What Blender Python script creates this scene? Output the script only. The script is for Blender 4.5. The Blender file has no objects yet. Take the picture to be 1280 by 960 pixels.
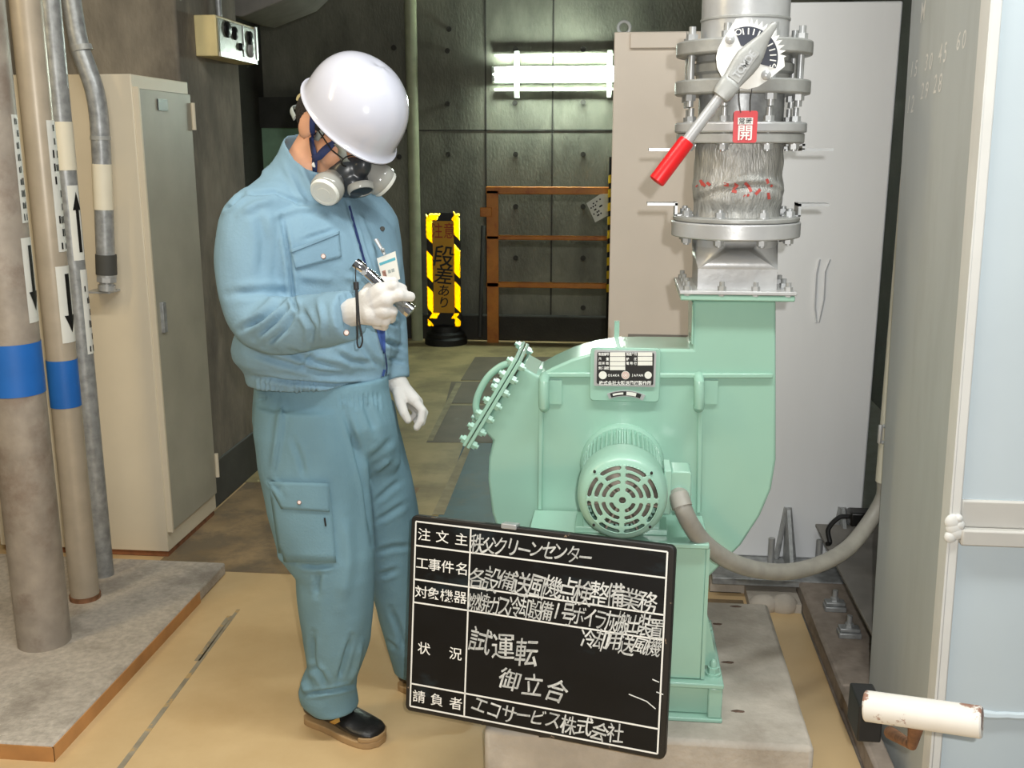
import bpy, bmesh, math, random
import numpy as np
from mathutils import Vector, Matrix, noise
from mathutils.bvhtree import BVHTree
C = bpy.context.scene.collection
PI = math.pi
rnd = random.Random(7)
V = Vector

# ---------------------------------------------------------------- camera, world, lights, exposure
PITCH, YAW, FPX, EYE = math.radians(13.0), math.radians(5.8), 1290.0, 1.5
cam_d = bpy.data.cameras.new('camera'); cam = bpy.data.objects.new('camera', cam_d); C.objects.link(cam)
cam.location = (0, 0, EYE); cam.rotation_euler = (PI/2 - PITCH, 0, YAW)
cam_d.sensor_width = 36; cam_d.lens = FPX*36/1280; cam_d.clip_start = .02
sc = bpy.context.scene; sc.camera = cam
sc.view_settings.view_transform = 'Standard'; sc.view_settings.look = 'None'
sc.view_settings.exposure = .2; sc.view_settings.gamma = 1; sc.view_settings.use_curve_mapping = False
w = bpy.data.worlds.new('world'); sc.world = w; w.use_nodes = True
w.node_tree.nodes['Background'].inputs[0].default_value = (.84, .86, .85, 1)
w.node_tree.nodes['Background'].inputs[1].default_value = .16

def light(name, kind, loc, energy, col, size=.1, size_y=None, target=None):
    d = bpy.data.lights.new(name, kind); d.energy = energy; d.color = col
    if kind == 'AREA':
        d.size = size
        if size_y: d.shape = 'RECTANGLE'; d.size_y = size_y
    else: d.shadow_soft_size = size
    o = bpy.data.objects.new(name, d); C.objects.link(o); o.location = loc
    if target is not None: o.rotation_euler = (V(target)-V(loc)).to_track_quat('-Z', 'Y').to_euler()
    return o
# the camera's own flash, just up and right of the lens
light('camera_flash', 'POINT', (.055, -.03, 1.56), 108, (1, .985, .96), .012)
# ceiling fluorescents of the plant room, behind and beside the camera
light('ceiling_lamp', 'AREA', (-2.45, 1.3, 2.7), 20, (1, .80, .46), .2, 1.3, (-.6, 2.6, 1.0))
light('ceiling_lamp', 'AREA', (-.7, 1.3, 3.3), 30, (1, .97, .91), 1.3, .2, (-.7, 2.5, .2))
light('ceiling_lamp', 'AREA', (.9, 1.4, 3.3), 38, (.96, 1, .98), 1.3, .2, (.6, 2.8, .6))

# ---------------------------------------------------------------- geometry helpers
_c, _s = math.cos, math.sin
FWD = V((-_s(YAW)*_c(PITCH), _c(YAW)*_c(PITCH), -_s(PITCH))); RGT = V((_c(YAW), _s(YAW), 0)); UPV = RGT.cross(FWD)
EYEP = V((0, 0, EYE))
def ray(x, y): return FWD + RGT*((x-640)/FPX) + UPV*((480-y)/FPX)
def at(x, y, Y):                       # the point at room depth Y seen at photo pixel x, y
    r = ray(x, y); return EYEP + r*(Y/r.y)
def atx(x, y, X): r = ray(x, y); return EYEP + r*(X/r.x)
def atz(x, y, Z): r = ray(x, y); return EYEP + r*((Z-EYE)/r.z)
def proj(p):
    v = V(p)-EYEP; d = v.dot(FWD); return 640+FPX*v.dot(RGT)/d, 480-FPX*v.dot(UPV)/d

class MB:
    def __init__(s): s.bm = bmesh.new()
    def face(s, pts):
        return s.bm.faces.new([s.bm.verts.new(p) for p in pts])
    def mesh(s, verts, faces):
        vs = [s.bm.verts.new(v) for v in verts]
        for f in faces:
            try: s.bm.faces.new([vs[i] for i in f])
            except ValueError: pass
        return vs
    def box(s, x0, x1, y0, y1, z0, z1, M=None):
        vs = [V((x, y, z)) for x in (x0, x1) for y in (y0, y1) for z in (z0, z1)]
        if M is not None: vs = [M @ v for v in vs]
        s.mesh(vs, [(0,1,3,2),(4,6,7,5),(0,4,5,1),(2,3,7,6),(0,2,6,4),(1,5,7,3)]); return s
    def loft(s, rings, cap=True, closed=True):
        n = len(rings[0]); R = [[s.bm.verts.new(p) for p in r] for r in rings]
        for a, b in zip(R, R[1:]):
            for i in range(n if closed else n-1):
                j = (i+1) % n
                try: s.bm.faces.new((a[i], a[j], b[j], b[i]))
                except ValueError: pass
        if cap:
            for r, flip in ((R[0], True), (R[-1], False)):
                try: s.bm.faces.new(r[::-1] if flip else r)
                except ValueError: pass
        return s
    def cyl(s, p0, p1, r0, r1=None, n=24, cap=True):
        p0, p1 = V(p0), V(p1); r1 = r0 if r1 is None else r1
        z = (p1-p0).normalized(); x = z.orthogonal().normalized(); y = z.cross(x)
        rings = [[p+x*(r*_c(2*PI*i/n))+y*(r*_s(2*PI*i/n)) for i in range(n)] for p, r in ((p0, r0), (p1, r1))]
        return s.loft(rings, cap)
    def lathe(s, prof, c, axis=(0,0,1), n=32, cap=True, xdir=None):
        c = V(c); z = V(axis).normalized(); x = V(xdir).normalized() if xdir else z.orthogonal().normalized(); y = z.cross(x)
        return s.loft([[c+z*h+x*(r*_c(2*PI*i/n))+y*(r*_s(2*PI*i/n)) for i in range(n)] for r, h in prof], cap)
    def tube(s, pts, r, n=12, cap=True, flat=1.0, updir=None):
        pts = [V(p) for p in pts]; m = len(pts)
        rr = r if isinstance(r, (list, tuple)) else [r]*m
        rings = []; x = None
        for i, p in enumerate(pts):
            t = (pts[min(i+1, m-1)]-pts[max(i-1, 0)]).normalized()
            if x is None: x = V(updir) if updir else t.orthogonal()
            x = (x - t*x.dot(t)).normalized(); y = t.cross(x)
            rings.append([p+x*(rr[i]*_c(2*PI*k/n))+y*(rr[i]*flat*_s(2*PI*k/n)) for k in range(n)])
        return s.loft(rings, cap)
    def prism(s, poly, vec):
        vec = V(vec); a = [V(p) for p in poly]; b = [p+vec for p in a]; n = len(a)
        s.mesh(a+b, [tuple(range(n))[::-1], tuple(range(n, 2*n))]+[(i, (i+1) % n, n+(i+1) % n, n+i) for i in range(n)]); return s
    def ball(s, c, r, n=16, m=10, M=None):
        c = V(c); r = r if isinstance(r, (tuple, list)) else (r, r, r)
        M = M or Matrix.Identity(3); rings = []
        for j in range(m+1):
            t = PI*j/m; t = min(max(t, 1e-3), PI-1e-3)
            rings.append([c+M @ V((r[0]*_s(t)*_c(2*PI*i/n), r[1]*_s(t)*_s(2*PI*i/n), r[2]*_c(t))) for i in range(n)])
        return s.loft(rings)
    def ring(s, c, r_in, r_out, h, axis=(0,0,1), n=40, xdir=None):
        return s.lathe([(r_in, 0), (r_out, 0), (r_out, h), (r_in, h), (r_in, 0)], c, axis, n, cap=False, xdir=xdir)
    def done(s, name):
        bmesh.ops.remove_doubles(s.bm, verts=s.bm.verts, dist=1e-6)
        bmesh.ops.recalc_face_normals(s.bm, faces=s.bm.faces)
        me = bpy.data.meshes.new(name); s.bm.to_mesh(me); s.bm.free(); return me

def smooth_mesh(me, ang=35):
    me.polygons.foreach_set('use_smooth', [True]*len(me.polygons))
    me.set_sharp_from_angle(angle=math.radians(ang))
def place(o, parent):
    C.objects.link(o)
    if parent is not None:
        o.parent = parent; o.matrix_parent_inverse = Matrix.Translation(wloc(parent)).inverted()
def wloc(o):
    p = V(o.location)
    return p
def obj(name, g, mat, parent=None, bevel=0, ang=35, label=None, seg=2):
    me = g.done(name) if isinstance(g, MB) else g
    smooth_mesh(me, ang)
    o = bpy.data.objects.new(name, me); place(o, parent)
    for m in (mat if isinstance(mat, list) else [mat]): me.materials.append(m)
    if bevel:
        b = o.modifiers.new('bevel', 'BEVEL'); b.width = bevel; b.segments = seg; b.limit_method = 'ANGLE'; b.angle_limit = .6
    if label: o['label'] = label
    return o
def tag(o, label, cat, group=None, kind=None):
    o['label'] = label; o['category'] = cat
    if group: o['group'] = group
    if kind: o['kind'] = kind
    return o
def thing(name, label, cat, loc=(0,0,0), group=None):
    o = bpy.data.objects.new(name, None); C.objects.link(o); o.location = loc; o.empty_display_size = .05
    return tag(o, label, cat, group)
def struct(name, g, mat, label=None, cat=None, bevel=0):
    o = obj(name, g, mat, None, bevel); o['kind'] = 'structure'
    if label: tag(o, label, cat)
    return o

# ---------------------------------------------------------------- materials (all node based)
def lin(c):
    return tuple(((v/255)/12.92 if v/255 <= .04045 else ((v/255+.055)/1.055)**2.4) for v in c)+(1,)
def mat(name, rgb, rough=.5, metal=0, var=.06, scale=12, bump=0, bscale=60, rgb2=None, thr=None, sc2=3, stretch=(1,1,1), spec=.5, coat=0, detail=4):
    m = bpy.data.materials.new(name); m.use_nodes = True; nt = m.node_tree; N, L = nt.nodes, nt.links
    b = N['Principled BSDF']; b.inputs['Roughness'].default_value = rough; b.inputs['Metallic'].default_value = metal
    b.inputs['Specular IOR Level'].default_value = spec; b.inputs['Coat Weight'].default_value = coat
    tc = N.new('ShaderNodeTexCoord'); mp = N.new('ShaderNodeMapping'); mp.inputs['Scale'].default_value = stretch
    L.new(tc.outputs['Object'], mp.inputs['Vector'])
    nz = N.new('ShaderNodeTexNoise'); nz.inputs['Scale'].default_value = scale; nz.inputs['Detail'].default_value = detail
    L.new(mp.outputs['Vector'], nz.inputs['Vector'])
    r = N.new('ShaderNodeValToRGB'); c = lin(rgb)
    r.color_ramp.elements[0].position = .3; r.color_ramp.elements[1].position = .7
    r.color_ramp.elements[0].color = tuple(max(0, v*(1-var*2)) for v in c[:3])+(1,)
    r.color_ramp.elements[1].color = tuple(min(1, v*(1+var*2)) for v in c[:3])+(1,)
    L.new(nz.outputs['Fac'], r.inputs['Fac']); out = r.outputs['Color']
    if rgb2:
        n2 = N.new('ShaderNodeTexNoise'); n2.inputs['Scale'].default_value = sc2; n2.inputs['Detail'].default_value = 7; n2.inputs['Roughness'].default_value = .65
        L.new(mp.outputs['Vector'], n2.inputs['Vector'])
        r2 = N.new('ShaderNodeValToRGB'); t = thr or (.5, .6)
        r2.color_ramp.elements[0].position, r2.color_ramp.elements[1].position = t
        L.new(n2.outputs['Fac'], r2.inputs['Fac'])
        mx = N.new('ShaderNodeMix'); mx.data_type = 'RGBA'
        L.new(r2.outputs['Color'], mx.inputs[0]); L.new(out, mx.inputs[6]); mx.inputs[7].default_value = lin(rgb2); out = mx.outputs[2]
    L.new(out, b.inputs['Base Color'])
    if bump:
        n3 = N.new('ShaderNodeTexNoise'); n3.inputs['Scale'].default_value = bscale; n3.inputs['Detail'].default_value = 5
        L.new(mp.outputs['Vector'], n3.inputs['Vector'])
        bp = N.new('ShaderNodeBump'); bp.inputs['Strength'].default_value = bump; bp.inputs['Distance'].default_value = .01
        L.new(n3.outputs['Fac'], bp.inputs['Height']); L.new(bp.outputs['Normal'], b.inputs['Normal'])
    return m
def glow(name, rgb, s):
    m = bpy.data.materials.new(name); m.use_nodes = True; nt = m.node_tree
    b = nt.nodes['Principled BSDF']; b.inputs['Emission Color'].default_value = lin(rgb); b.inputs['Emission Strength'].default_value = s
    return m
M = {}
M['conc_far'] = mat('board marked concrete', (134,133,119), .9, var=.10, scale=2.6, bump=.35, rgb2=(88,88,78), thr=(.42,.70), sc2=1.9, stretch=(1,1,.45), detail=8)
M['conc_left'] = mat('grey brown concrete', (136,128,114), .9, var=.12, scale=9, bump=.4, rgb2=(100,94,84), thr=(.42,.66), sc2=3.2, stretch=(1,1,.5))
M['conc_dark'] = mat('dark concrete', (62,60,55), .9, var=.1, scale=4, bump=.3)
M['conc_base'] = mat('dark grey base paint', (70,70,66), .7, var=.08, scale=8)
M['conc_plinth'] = mat('pale cement', (182,174,162), .85, var=.06, scale=14, bump=.25, rgb2=(156,147,134), thr=(.5,.7), sc2=4)
M['conc_curb'] = mat('speckled cement', (188,178,165), .9, var=.08, scale=60, bump=.4, bscale=140, rgb2=(148,138,126), thr=(.5,.68), sc2=4)
M['floor'] = mat('tan floor paint', (216,188,142), .42, var=.04, scale=2.5, rgb2=(200,168,120), thr=(.42,.72), sc2=1.5, bump=.05, bscale=30)
M['floor_far'] = mat('olive worn floor', (178,162,116), .55, var=.08, scale=5, rgb2=(140,128,94), thr=(.45,.65), sc2=2.6)
M['floor_brown'] = mat('brown stained floor', (150,126,92), .7, var=.12, scale=5, rgb2=(120,104,82), thr=(.45,.6), sc2=4, bump=.1)
M['floor_plate'] = mat('dark floor plate', (116,106,88), .6, var=.08, scale=5)
M['teal_mat'] = mat('teal painted sheet', (62,96,104), .55, var=.1, scale=5, rgb2=(88,98,92), thr=(.5,.7), sc2=4)
M['tape_pale'] = mat('worn pale line', (160,150,118), .7, var=.1, scale=14)
M['tape_grey'] = mat('grey tape', (152,142,122), .6, var=.1, scale=20, rgb2=(190,158,108), thr=(.55,.6), sc2=14)
M['floor_edge'] = mat('orange brown paint run up', (190,138,84), .6, var=.08, scale=10)
M['green'] = mat('pale green enamel', (150,190,172), .22, var=.015, scale=6, coat=.25, bump=.025, bscale=26)
M['green_rough'] = mat('pale green cast enamel', (150,190,172), .3, var=.02, scale=8, bump=.1, bscale=70)
M['silver'] = mat('silver paint', (186,187,187), .32, .25, var=.04, scale=14, bump=.06, bscale=50)
M['silver_dull'] = mat('dull silver paint', (160,161,158), .42, .15, var=.07, scale=16, bump=.12, bscale=70)
M['galv'] = mat('galvanised steel', (158,160,160), .4, .35, var=.12, scale=40, bump=.08)
M['zinc'] = mat('zinc bolt', (178,180,180), .36, .4, var=.05, scale=20)
M['rust'] = mat('rusty stud', (140,100,72), .7, .3, var=.2, scale=40)
M['steel'] = mat('brushed tank steel', (226,228,230), .38, .0, var=.02, scale=5, bump=.05, bscale=30, stretch=(1,1,.25))
M['beige'] = mat('beige enamel', (216,206,194), .5, var=.02, scale=3)
M['beige_cab'] = mat('cream locker paint', (214,202,178), .5, var=.02, scale=4, rgb2=(150,96,52), thr=(.715,.75), sc2=9)
M['door_shaded'] = mat('shaded locker door paint', (164,160,144), .5, var=.05, scale=5)  # shade on the passage side of the locker put into the door colour
M['pipe_grey'] = mat('weathered pipe lacquer', (160,150,138), .5, .1, var=.08, scale=18, bump=.1, rgb2=(138,124,112), thr=(.5,.65), sc2=7)
M['pipe_cream'] = mat('cream pipe lacquer', (178,166,148), .35, .1, var=.05, scale=12)
M['blue_band'] = mat('blue band paint', (34,104,186), .45, var=.03)
M['white'] = mat('white label', (224,224,216), .5, var=.02)
M['cream_band'] = mat('cream sleeve', (226,218,196), .5, var=.02)
M['black'] = mat('black', (16,16,17), .4, var=.05)
M['rubber'] = mat('black rubber', (22,22,23), .6, var=.1, scale=30)
M['mach_side'] = mat('grey machine paint', (184,189,188), .5, var=.04, scale=4, stretch=(1,1,.2), rgb2=(168,172,170), thr=(.5,.7), sc2=3)
M['mach_front'] = mat('pale blue grey paint', (192,204,210), .4, var=.015, scale=4)
M['mach_white'] = mat('white grey frame paint', (214,214,210), .45, var=.02, scale=8, rgb2=(196,150,84), thr=(.70,.73), sc2=12)
M['mach_base'] = mat('grey base slab paint', (128,124,118), .6, var=.06)
M['red'] = mat('red vinyl', (214,32,36), .32, var=.03)
M['tag_red'] = mat('red tag plastic', (200,30,38), .4, var=.02)
M['red_mark'] = mat('red paint mark', (176,72,64), .6, var=.05)
M['conduit'] = mat('grey flexible conduit', (150,147,138), .45, var=.05, scale=30, rgb2=(196,150,70), thr=(.72,.76), sc2=16)
M['orange'] = mat('orange rail paint', (204,128,42), .45, var=.08, scale=12, rgb2=(170,92,28), thr=(.45,.65), sc2=6)
M['yellow'] = mat('yellow tape', (214,170,28), .5, var=.04)
M['sign_face'] = mat('ochre sign sheet', (206,150,26), .5, var=.03)
M['reflex'] = mat('yellow prismatic reflector', (255,226,70), .16, 1, var=.0)
M['ink'] = mat('black ink', (20,18,16), .6, var=.0)
M['ink_red'] = mat('faded red ink', (172,62,28), .6, var=.05)
M['chalk'] = mat('chalk', (212,214,212), .95, var=.10, scale=160)
M['paint_white'] = mat('white lettering', (232,232,228), .6, var=.02)
M['chalk_grey'] = mat('faint chalk', (226,225,220), .9, var=.05, scale=80)
M['board'] = mat('chalkboard green black', (9,10,12), .5, var=.2, scale=9, rgb2=(40,54,60), thr=(.60,.82), sc2=5, stretch=(1,1,1.8), spec=.3)
M['board_frame'] = mat('worn black frame', (26,24,22), .5, var=.1, rgb2=(150,130,110), thr=(.66,.70), sc2=38)
M['tube'] = glow('fluorescent tube', (236,255,240), 110)
M['fix_white'] = mat('white lamp tray', (210,216,206), .4, var=.02)
M['chip_white'] = mat('chipped white paint', (226,222,214), .5, var=.03, scale=10, rgb2=(150,112,94), thr=(.54,.565), sc2=11)
M['green_door'] = mat('green door paint', (160,200,170), .6, var=.05)
M['warm_cream'] = mat('warm tinted cream plastic', (205,190,140), .45, var=.05)  # cream, with the warm side light on the wall box put into the colour
# ---------------------------------------------------------------- the room
g = MB(); g.box(-3.2, .63, -.6, 8.6, -.08, 0); struct('floor', g, M['floor'])
g = MB(); g.box(.63, 2.6, -.6, 8.6, -.08, 0); struct('floor_right', g, M['mach_base'])
def sheet(name, pts, m, z0, z1, label, cat):
    g = MB(); g.prism([V((p.x, p.y, z0)) for p in pts], (0, 0, z1-z0)); o = struct(name, g, m); return o
F = lambda x, y: atz(x, y, 0)
# worn areas of the floor, each a thin coat on the slab
sheet('trim_1', [V((-1.66,3.36,0)), V((-.86,3.36,0)), V((-.86,4.35,0)), V((-1.66,4.35,0))], M['floor_brown'], 0, .002, '', '')
sheet('trim_2', [V((-3.2,4.35,0)), V((.6,4.35,0)), V((.6,7.9,0)), V((-3.2,7.9,0))], M['floor_far'], 0, .003, '', '')
sheet('trim_44', [V((-.86,3.36,0)), V((.45,3.36,0)), V((.45,4.35,0)), V((-.86,4.35,0))], M['floor_far'], 0, .0025, '', '')
sheet('trim_43', [V((-.30,2.86,0)), V((.45,2.86,0)), V((.45,3.30,0)), V((-.30,3.30,0))], M['floor_brown'], 0, .002, '', '')
sheet('trim_3', [F(580,555), F(690,555), F(700,680), F(542,664)], M['teal_mat'], 0, .006, '', '')
sheet('trim_4', [F(533,554), F(560,508), F(700,508), F(690,554)], M['floor_plate'], 0, .0055, '', '')
sheet('trim_5', [F(564,478), F(700,478), F(700,505), F(557,505)], M['floor_plate'], 0, .0055, '', '')
sheet('trim_6', [F(594,447), F(700,447), F(700,476), F(576,476)], M['floor_plate'], 0, .0055, '', '')
sheet('trim_7', [F(585,552), F(592,552), F(555,645), F(540,645)], M['tape_pale'], .0055, .007, '', '')
sheet('trim_8', [F(534,552), F(541,552), F(577,480), F(570,480)], M['tape_pale'], .0055, .007, '', '')
sheet('trim_9', [F(145,962), F(153,962), F(300,762), F(296,762)], M['tape_grey'], 0, .001, '', '')
sheet('trim_10', [F(243,826), F(250,826), F(290,770), F(284,770)], M['tape_grey'], 0, .001, '', '')
g = MB(); g.box(-4.4, 3, 8.05, 8.25, -.1, 3.6); struct('wall_back', g, M['conc_far'])
g = MB(); g.box(-3.2, .4, 7.98, 8.05, 0, .2); struct('baseboard_back', g, M['conc_dark'], bevel=.01)
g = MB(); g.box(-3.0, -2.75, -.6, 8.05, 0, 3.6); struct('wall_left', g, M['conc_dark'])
g = MB(); g.box(1.55, 1.75, 2.7, 8.05, 0, 3.6); struct('wall_right', g, M['conc_dark'])  # dark colour stands in for the deep shade of the gap beside the tank
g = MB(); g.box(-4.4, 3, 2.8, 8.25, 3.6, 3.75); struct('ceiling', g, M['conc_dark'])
# concrete column on the left with its painted foot
g = MB(); g.box(-2.75, -1.675, 3.95, 4.60, 0, 3.6); struct('wall_column', g, M['conc_left'], bevel=.012)
g = MB(); g.box(-2.75, -1.668, 3.943, 4.607, 0, .2); struct('baseboard_left', g, M['conc_base'], bevel=.006)
# board joints and tie holes of the back wall
g = MB()
for x in (607, 691): 
    p = at(x, 100, 8.05); g.box(p.x-.006, p.x+.006, 8.046, 8.06, .2, 3.6)
z = at(600, 163, 8.05).z; g.box(-2.2, .4, 8.046, 8.06, z-.005, z+.005)
struct('trim_11', g, M['conc_dark'])
k = 12
for x, y in ((562,37),(560,64),(560,130),(561,193),(645,62),(729,62),(644,129),(729,128),(645,193),(729,193),(645,258),(729,258),(645,322),(729,322),(729,384),(493,60),(500,196)):
    p = at(x, y, 8.05); g = MB(); g.cyl((p.x, 8.02, p.z), (p.x, 8.052, p.z), .020, .016, 14); struct('trim_%d' % k, g, M['conc_dark']); k += 1
# green door far left
a, b = at(300, 122, 8.0), at(392, 122, 8.0)
g = MB(); g.box(a.x, b.x, 7.96, 8.05, 0, a.z-.03); struct('door_1', g, M['green_door'])
g = MB(); zz = at(300, 160, 7.95).z; g.box(a.x-.04, b.x+.04, 7.93, 8.05, zz, a.z); struct('trim_40', g, M['conc_base'])
# white pipe on the back wall
p = at(516, 200, 7.9); g = MB(); g.cyl((p.x, 7.93, 0.0), (p.x, 7.93, 3.6), .045, n=20)
o = obj('conduit_pipe', g, mat('pale green white pipe', (168,172,140), .5)); tag(o, 'tall pale vertical pipe on the far concrete wall behind the helmeted worker', 'pipe')
# sloping steel duct top left
g = MB(); q = [at(270, -60, 5.2), at(420, -60, 5.2), at(360, -2, 5.2), at(303, 21, 5.2), at(286, 19, 5.2)]
g.prism(q, (0, .5, 0)); o = obj('steel_duct', g, M['mach_base'], bevel=.006)
tag(o, 'grey sloping steel duct above the small wall box, cut off by the top edge', 'duct')

# fluorescent lamp on the back wall
lp = at(693, 93, 8.0); L = thing('wall_lamp', 'lit twin tube fluorescent lamp mounted on the far concrete wall', 'lamp', (lp.x, 8.05, lp.z))
xa, xb = at(617, 93, 7.95).x, at(774, 93, 7.95).x
g = MB(); g.box(xa-.02, xb, 7.99, 8.05, lp.z-.06, lp.z+.06); obj('lamp_tray', g, M['fix_white'], L, .005)
for dz in (.028, -.028):
    g = MB(); g.cyl((xa, 7.955, lp.z+dz), (xb-.01, 7.955, lp.z+dz), .022, n=16); obj('lamp_tube', g, M['tube'], L)
    for x in (xa-.012, xb-.012): g = MB(); g.box(x, x+.024, 7.93, 7.99, lp.z+dz-.022, lp.z+dz+.022); obj('lamp_holder', g, M['fix_white'], L, .004)
for x in (646, 762):
    q = at(x, 93, 8.0); g = MB(); g.box(q.x-.018, q.x+.018, 7.985, 8.05, lp.z-.17, lp.z+.17); obj('lamp_bracket', g, M['fix_white'], L, .003)
for y in (69, 112):
    q = at(640, y, 8.0); g = MB(); g.box(xa, xb, 8.0, 8.03, q.z-.007, q.z+.007); obj('lamp_rail', g, M['fix_white'], L)

# orange guard rail, its hazard taped end post, the notice
p0 = at(617, 427, 7.9); G = thing('guard_rail', 'orange steel guard rail standing in front of the far wall', 'railing', (p0.x, 7.9, 0))
xe = at(766, 240, 7.85).x
g = MB(); g.box(p0.x-.045, p0.x+.045, 7.86, 7.868, 0, 1.17); g.box(p0.x-.045, p0.x-.037, 7.868, 7.93, 0, 1.17); obj('post', g, M['orange'], G, .002)
for y, h in ((238, .028), (297, .016), (356, .020)):
    q = at(615, y, 7.86); g = MB(); g.box(p0.x-.05, xe, 7.86, 7.91, q.z-h, q.z+h); obj('rail', g, M['orange'], G, .006)
q = at(607, 265, 7.87); g = MB(); g.box(q.x-.04, q.x+.05, 7.85, 7.862, q.z-.035, q.z+.035); obj('bracket', g, M['orange'], G, .004)
E1 = at(764, 300, 7.8); T = thing('hazard_post', 'black and yellow striped post between orange rail and beige cabinet', 'post', (E1.x, 7.8, 0))
zt, zb = at(764, 217, 7.8).z, at(764, 370, 7.8).z
g = MB(); g.cyl((E1.x, 7.8, 0), (E1.x, 7.8, zt+.12), .028, n=20); obj('pole', g, M['black'], T)
g = MB(); n = 9
for i in range(n):                                   # yellow tape turns wound round the pole
    z0 = zb+(zt-zb)*i/n; pts = []
    for kk in range(2):
        pts.append([V((E1.x+.031*_c(a*PI/8), 7.8+.031*_s(a*PI/8), z0+kk*.06+.05*(a/16))) for a in range(17)])
    g.loft(pts, cap=False, closed=False)
obj('tape_stripe', g, M['yellow'], T)
# notice sheet tied to the rail
q = [at(733, 254, 7.84), at(744, 278, 7.84), at(766, 266, 7.84), at(762, 242, 7.84), at(750, 243, 7.84)]
N_ = thing('notice_sheet', 'crooked white notice sheet hanging on the orange rail', 'notice', q[0])
g = MB(); g.prism(q, (0, .006, 0)); obj('sheet', g, M['white'], N_)
g = MB()
ex, ey = (q[4]-q[0]), (q[1]-q[0])
for v, u0, u1 in ((.16,.35,.95),(.28,.1,.5),(.45,.15,.45),(.45,.6,.8),(.6,.1,.7),(.75,.2,.6)):
    for i in range(5):
        if rnd.random() < .25: continue
        u = u0+(u1-u0)*i/5; c0 = q[0]+ex*u+ey*v-V((0,.002,0))
        g.face([c0, c0+ex*.09, c0+ex*.09+ey*.07, c0+ey*.07])
obj('print_mark', g, M['ink'], N_)
# thin dark rod leaning by the rail
g = MB(); g.tube([at(600, 421, 7.9), at(604, 282, 8.0)], .016, 10); o = obj('rod', g, M['conc_base']); tag(o, 'thin dark rod leaning on the far wall between warning sign and orange post', 'rod')

# warning sign on a rubber foot
def text_bm(s, size, bold=0.0):
    cu = bpy.data.curves.new('t', 'FONT'); cu.body = s; cu.size = size; cu.offset = bold; cu.resolution_u = 3; cu.fill_mode = 'FRONT'
    cu.align_x = 'CENTER'; cu.align_y = 'CENTER'
    o = bpy.data.objects.new('t', cu); C.objects.link(o); dg = bpy.context.evaluated_depsgraph_get()
    me = bpy.data.meshes.new_from_object(o.evaluated_get(dg)); bpy.data.objects.remove(o); bpy.data.curves.remove(cu)
    vs = [v.co.copy() for v in me.vertices]; fs = [tuple(p.vertices) for p in me.polygons]
    bpy.data.meshes.remove(me)
    if vs:                                                   # centre on its own ink
        x0, x1 = min(v.x for v in vs), max(v.x for v in vs); y0, y1 = min(v.y for v in vs), max(v.y for v in vs)
        vs = [V((v.x-(x0+x1)/2, v.y-(y0+y1)/2, 0)) for v in vs]
    return vs, fs
_tc = {}
def glyph(ch, bold=0.0):
    if (ch, bold) not in _tc: _tc[(ch, bold)] = text_bm(ch, 1.0, bold)
    return _tc[(ch, bold)]
def put(g, ch, o, ex, ey, w, h, bold=0.0, rot=0, shear=0, off=(0,0,0)):
    # one glyph centred at o, ex/ey unit axes of its plane, em box scaled to w x h
    vs, fs = glyph(ch, bold); cr, sr = _c(rot), _s(rot); out = []
    for v in vs:
        x, y = v.x+shear*v.y, v.y; x, y = x*cr-y*sr, x*sr+y*cr
        out.append(V(o)+V(ex)*(x*w)+V(ey)*(y*h)+V(off))
    g.mesh(out, fs)
EX, EZ = V((1,0,0)), V((0,0,1))
YS = 7.75
a, b = at(531, 266, YS), at(578, 408, YS)
S = thing('warning_sign', 'yellow and black striped warning sign standing on a black round foot', 'sign', ((a.x+b.x)/2, YS, 0))
xc = (a.x+b.x)/2; hw = (b.x-a.x)/2-.01; ztop, zbot = a.z, b.z
g = MB(); g.box(xc-hw, xc+hw, YS, YS+.03, zbot, ztop); obj('back_board', g, M['black'], S, .004)
zi = at(550, 390, YS).z; fw_ = hw*.42
g = MB(); g.box(xc-hw+.048, xc+hw-.048, YS-.006, YS, zi-.005, ztop-.06); obj('sign_face', g, M['sign_face'], S)
g = MB(); zz = at(553, 288, YS).z
for i, ch in enumerate('注意'): put(g, ch, (xc-.046+.092*i, YS-.008, zz), EX, EZ, .090, .125, .006)
obj('lettering', g, M['ink_red'], S, label='faded red lettering')
g = MB()
for ch, y, s in zip('段差あり', (320, 343.5, 363, 378), (.172, .15, .10, .10)): put(g, ch, (xc, YS-.008, at(555, y, YS).z), EX, EZ, s, s*(1.0 if s > .12 else .95), .009, rot=-.08, shear=.08)
obj('lettering', g, M['ink'], S, label='black brush lettering')
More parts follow.
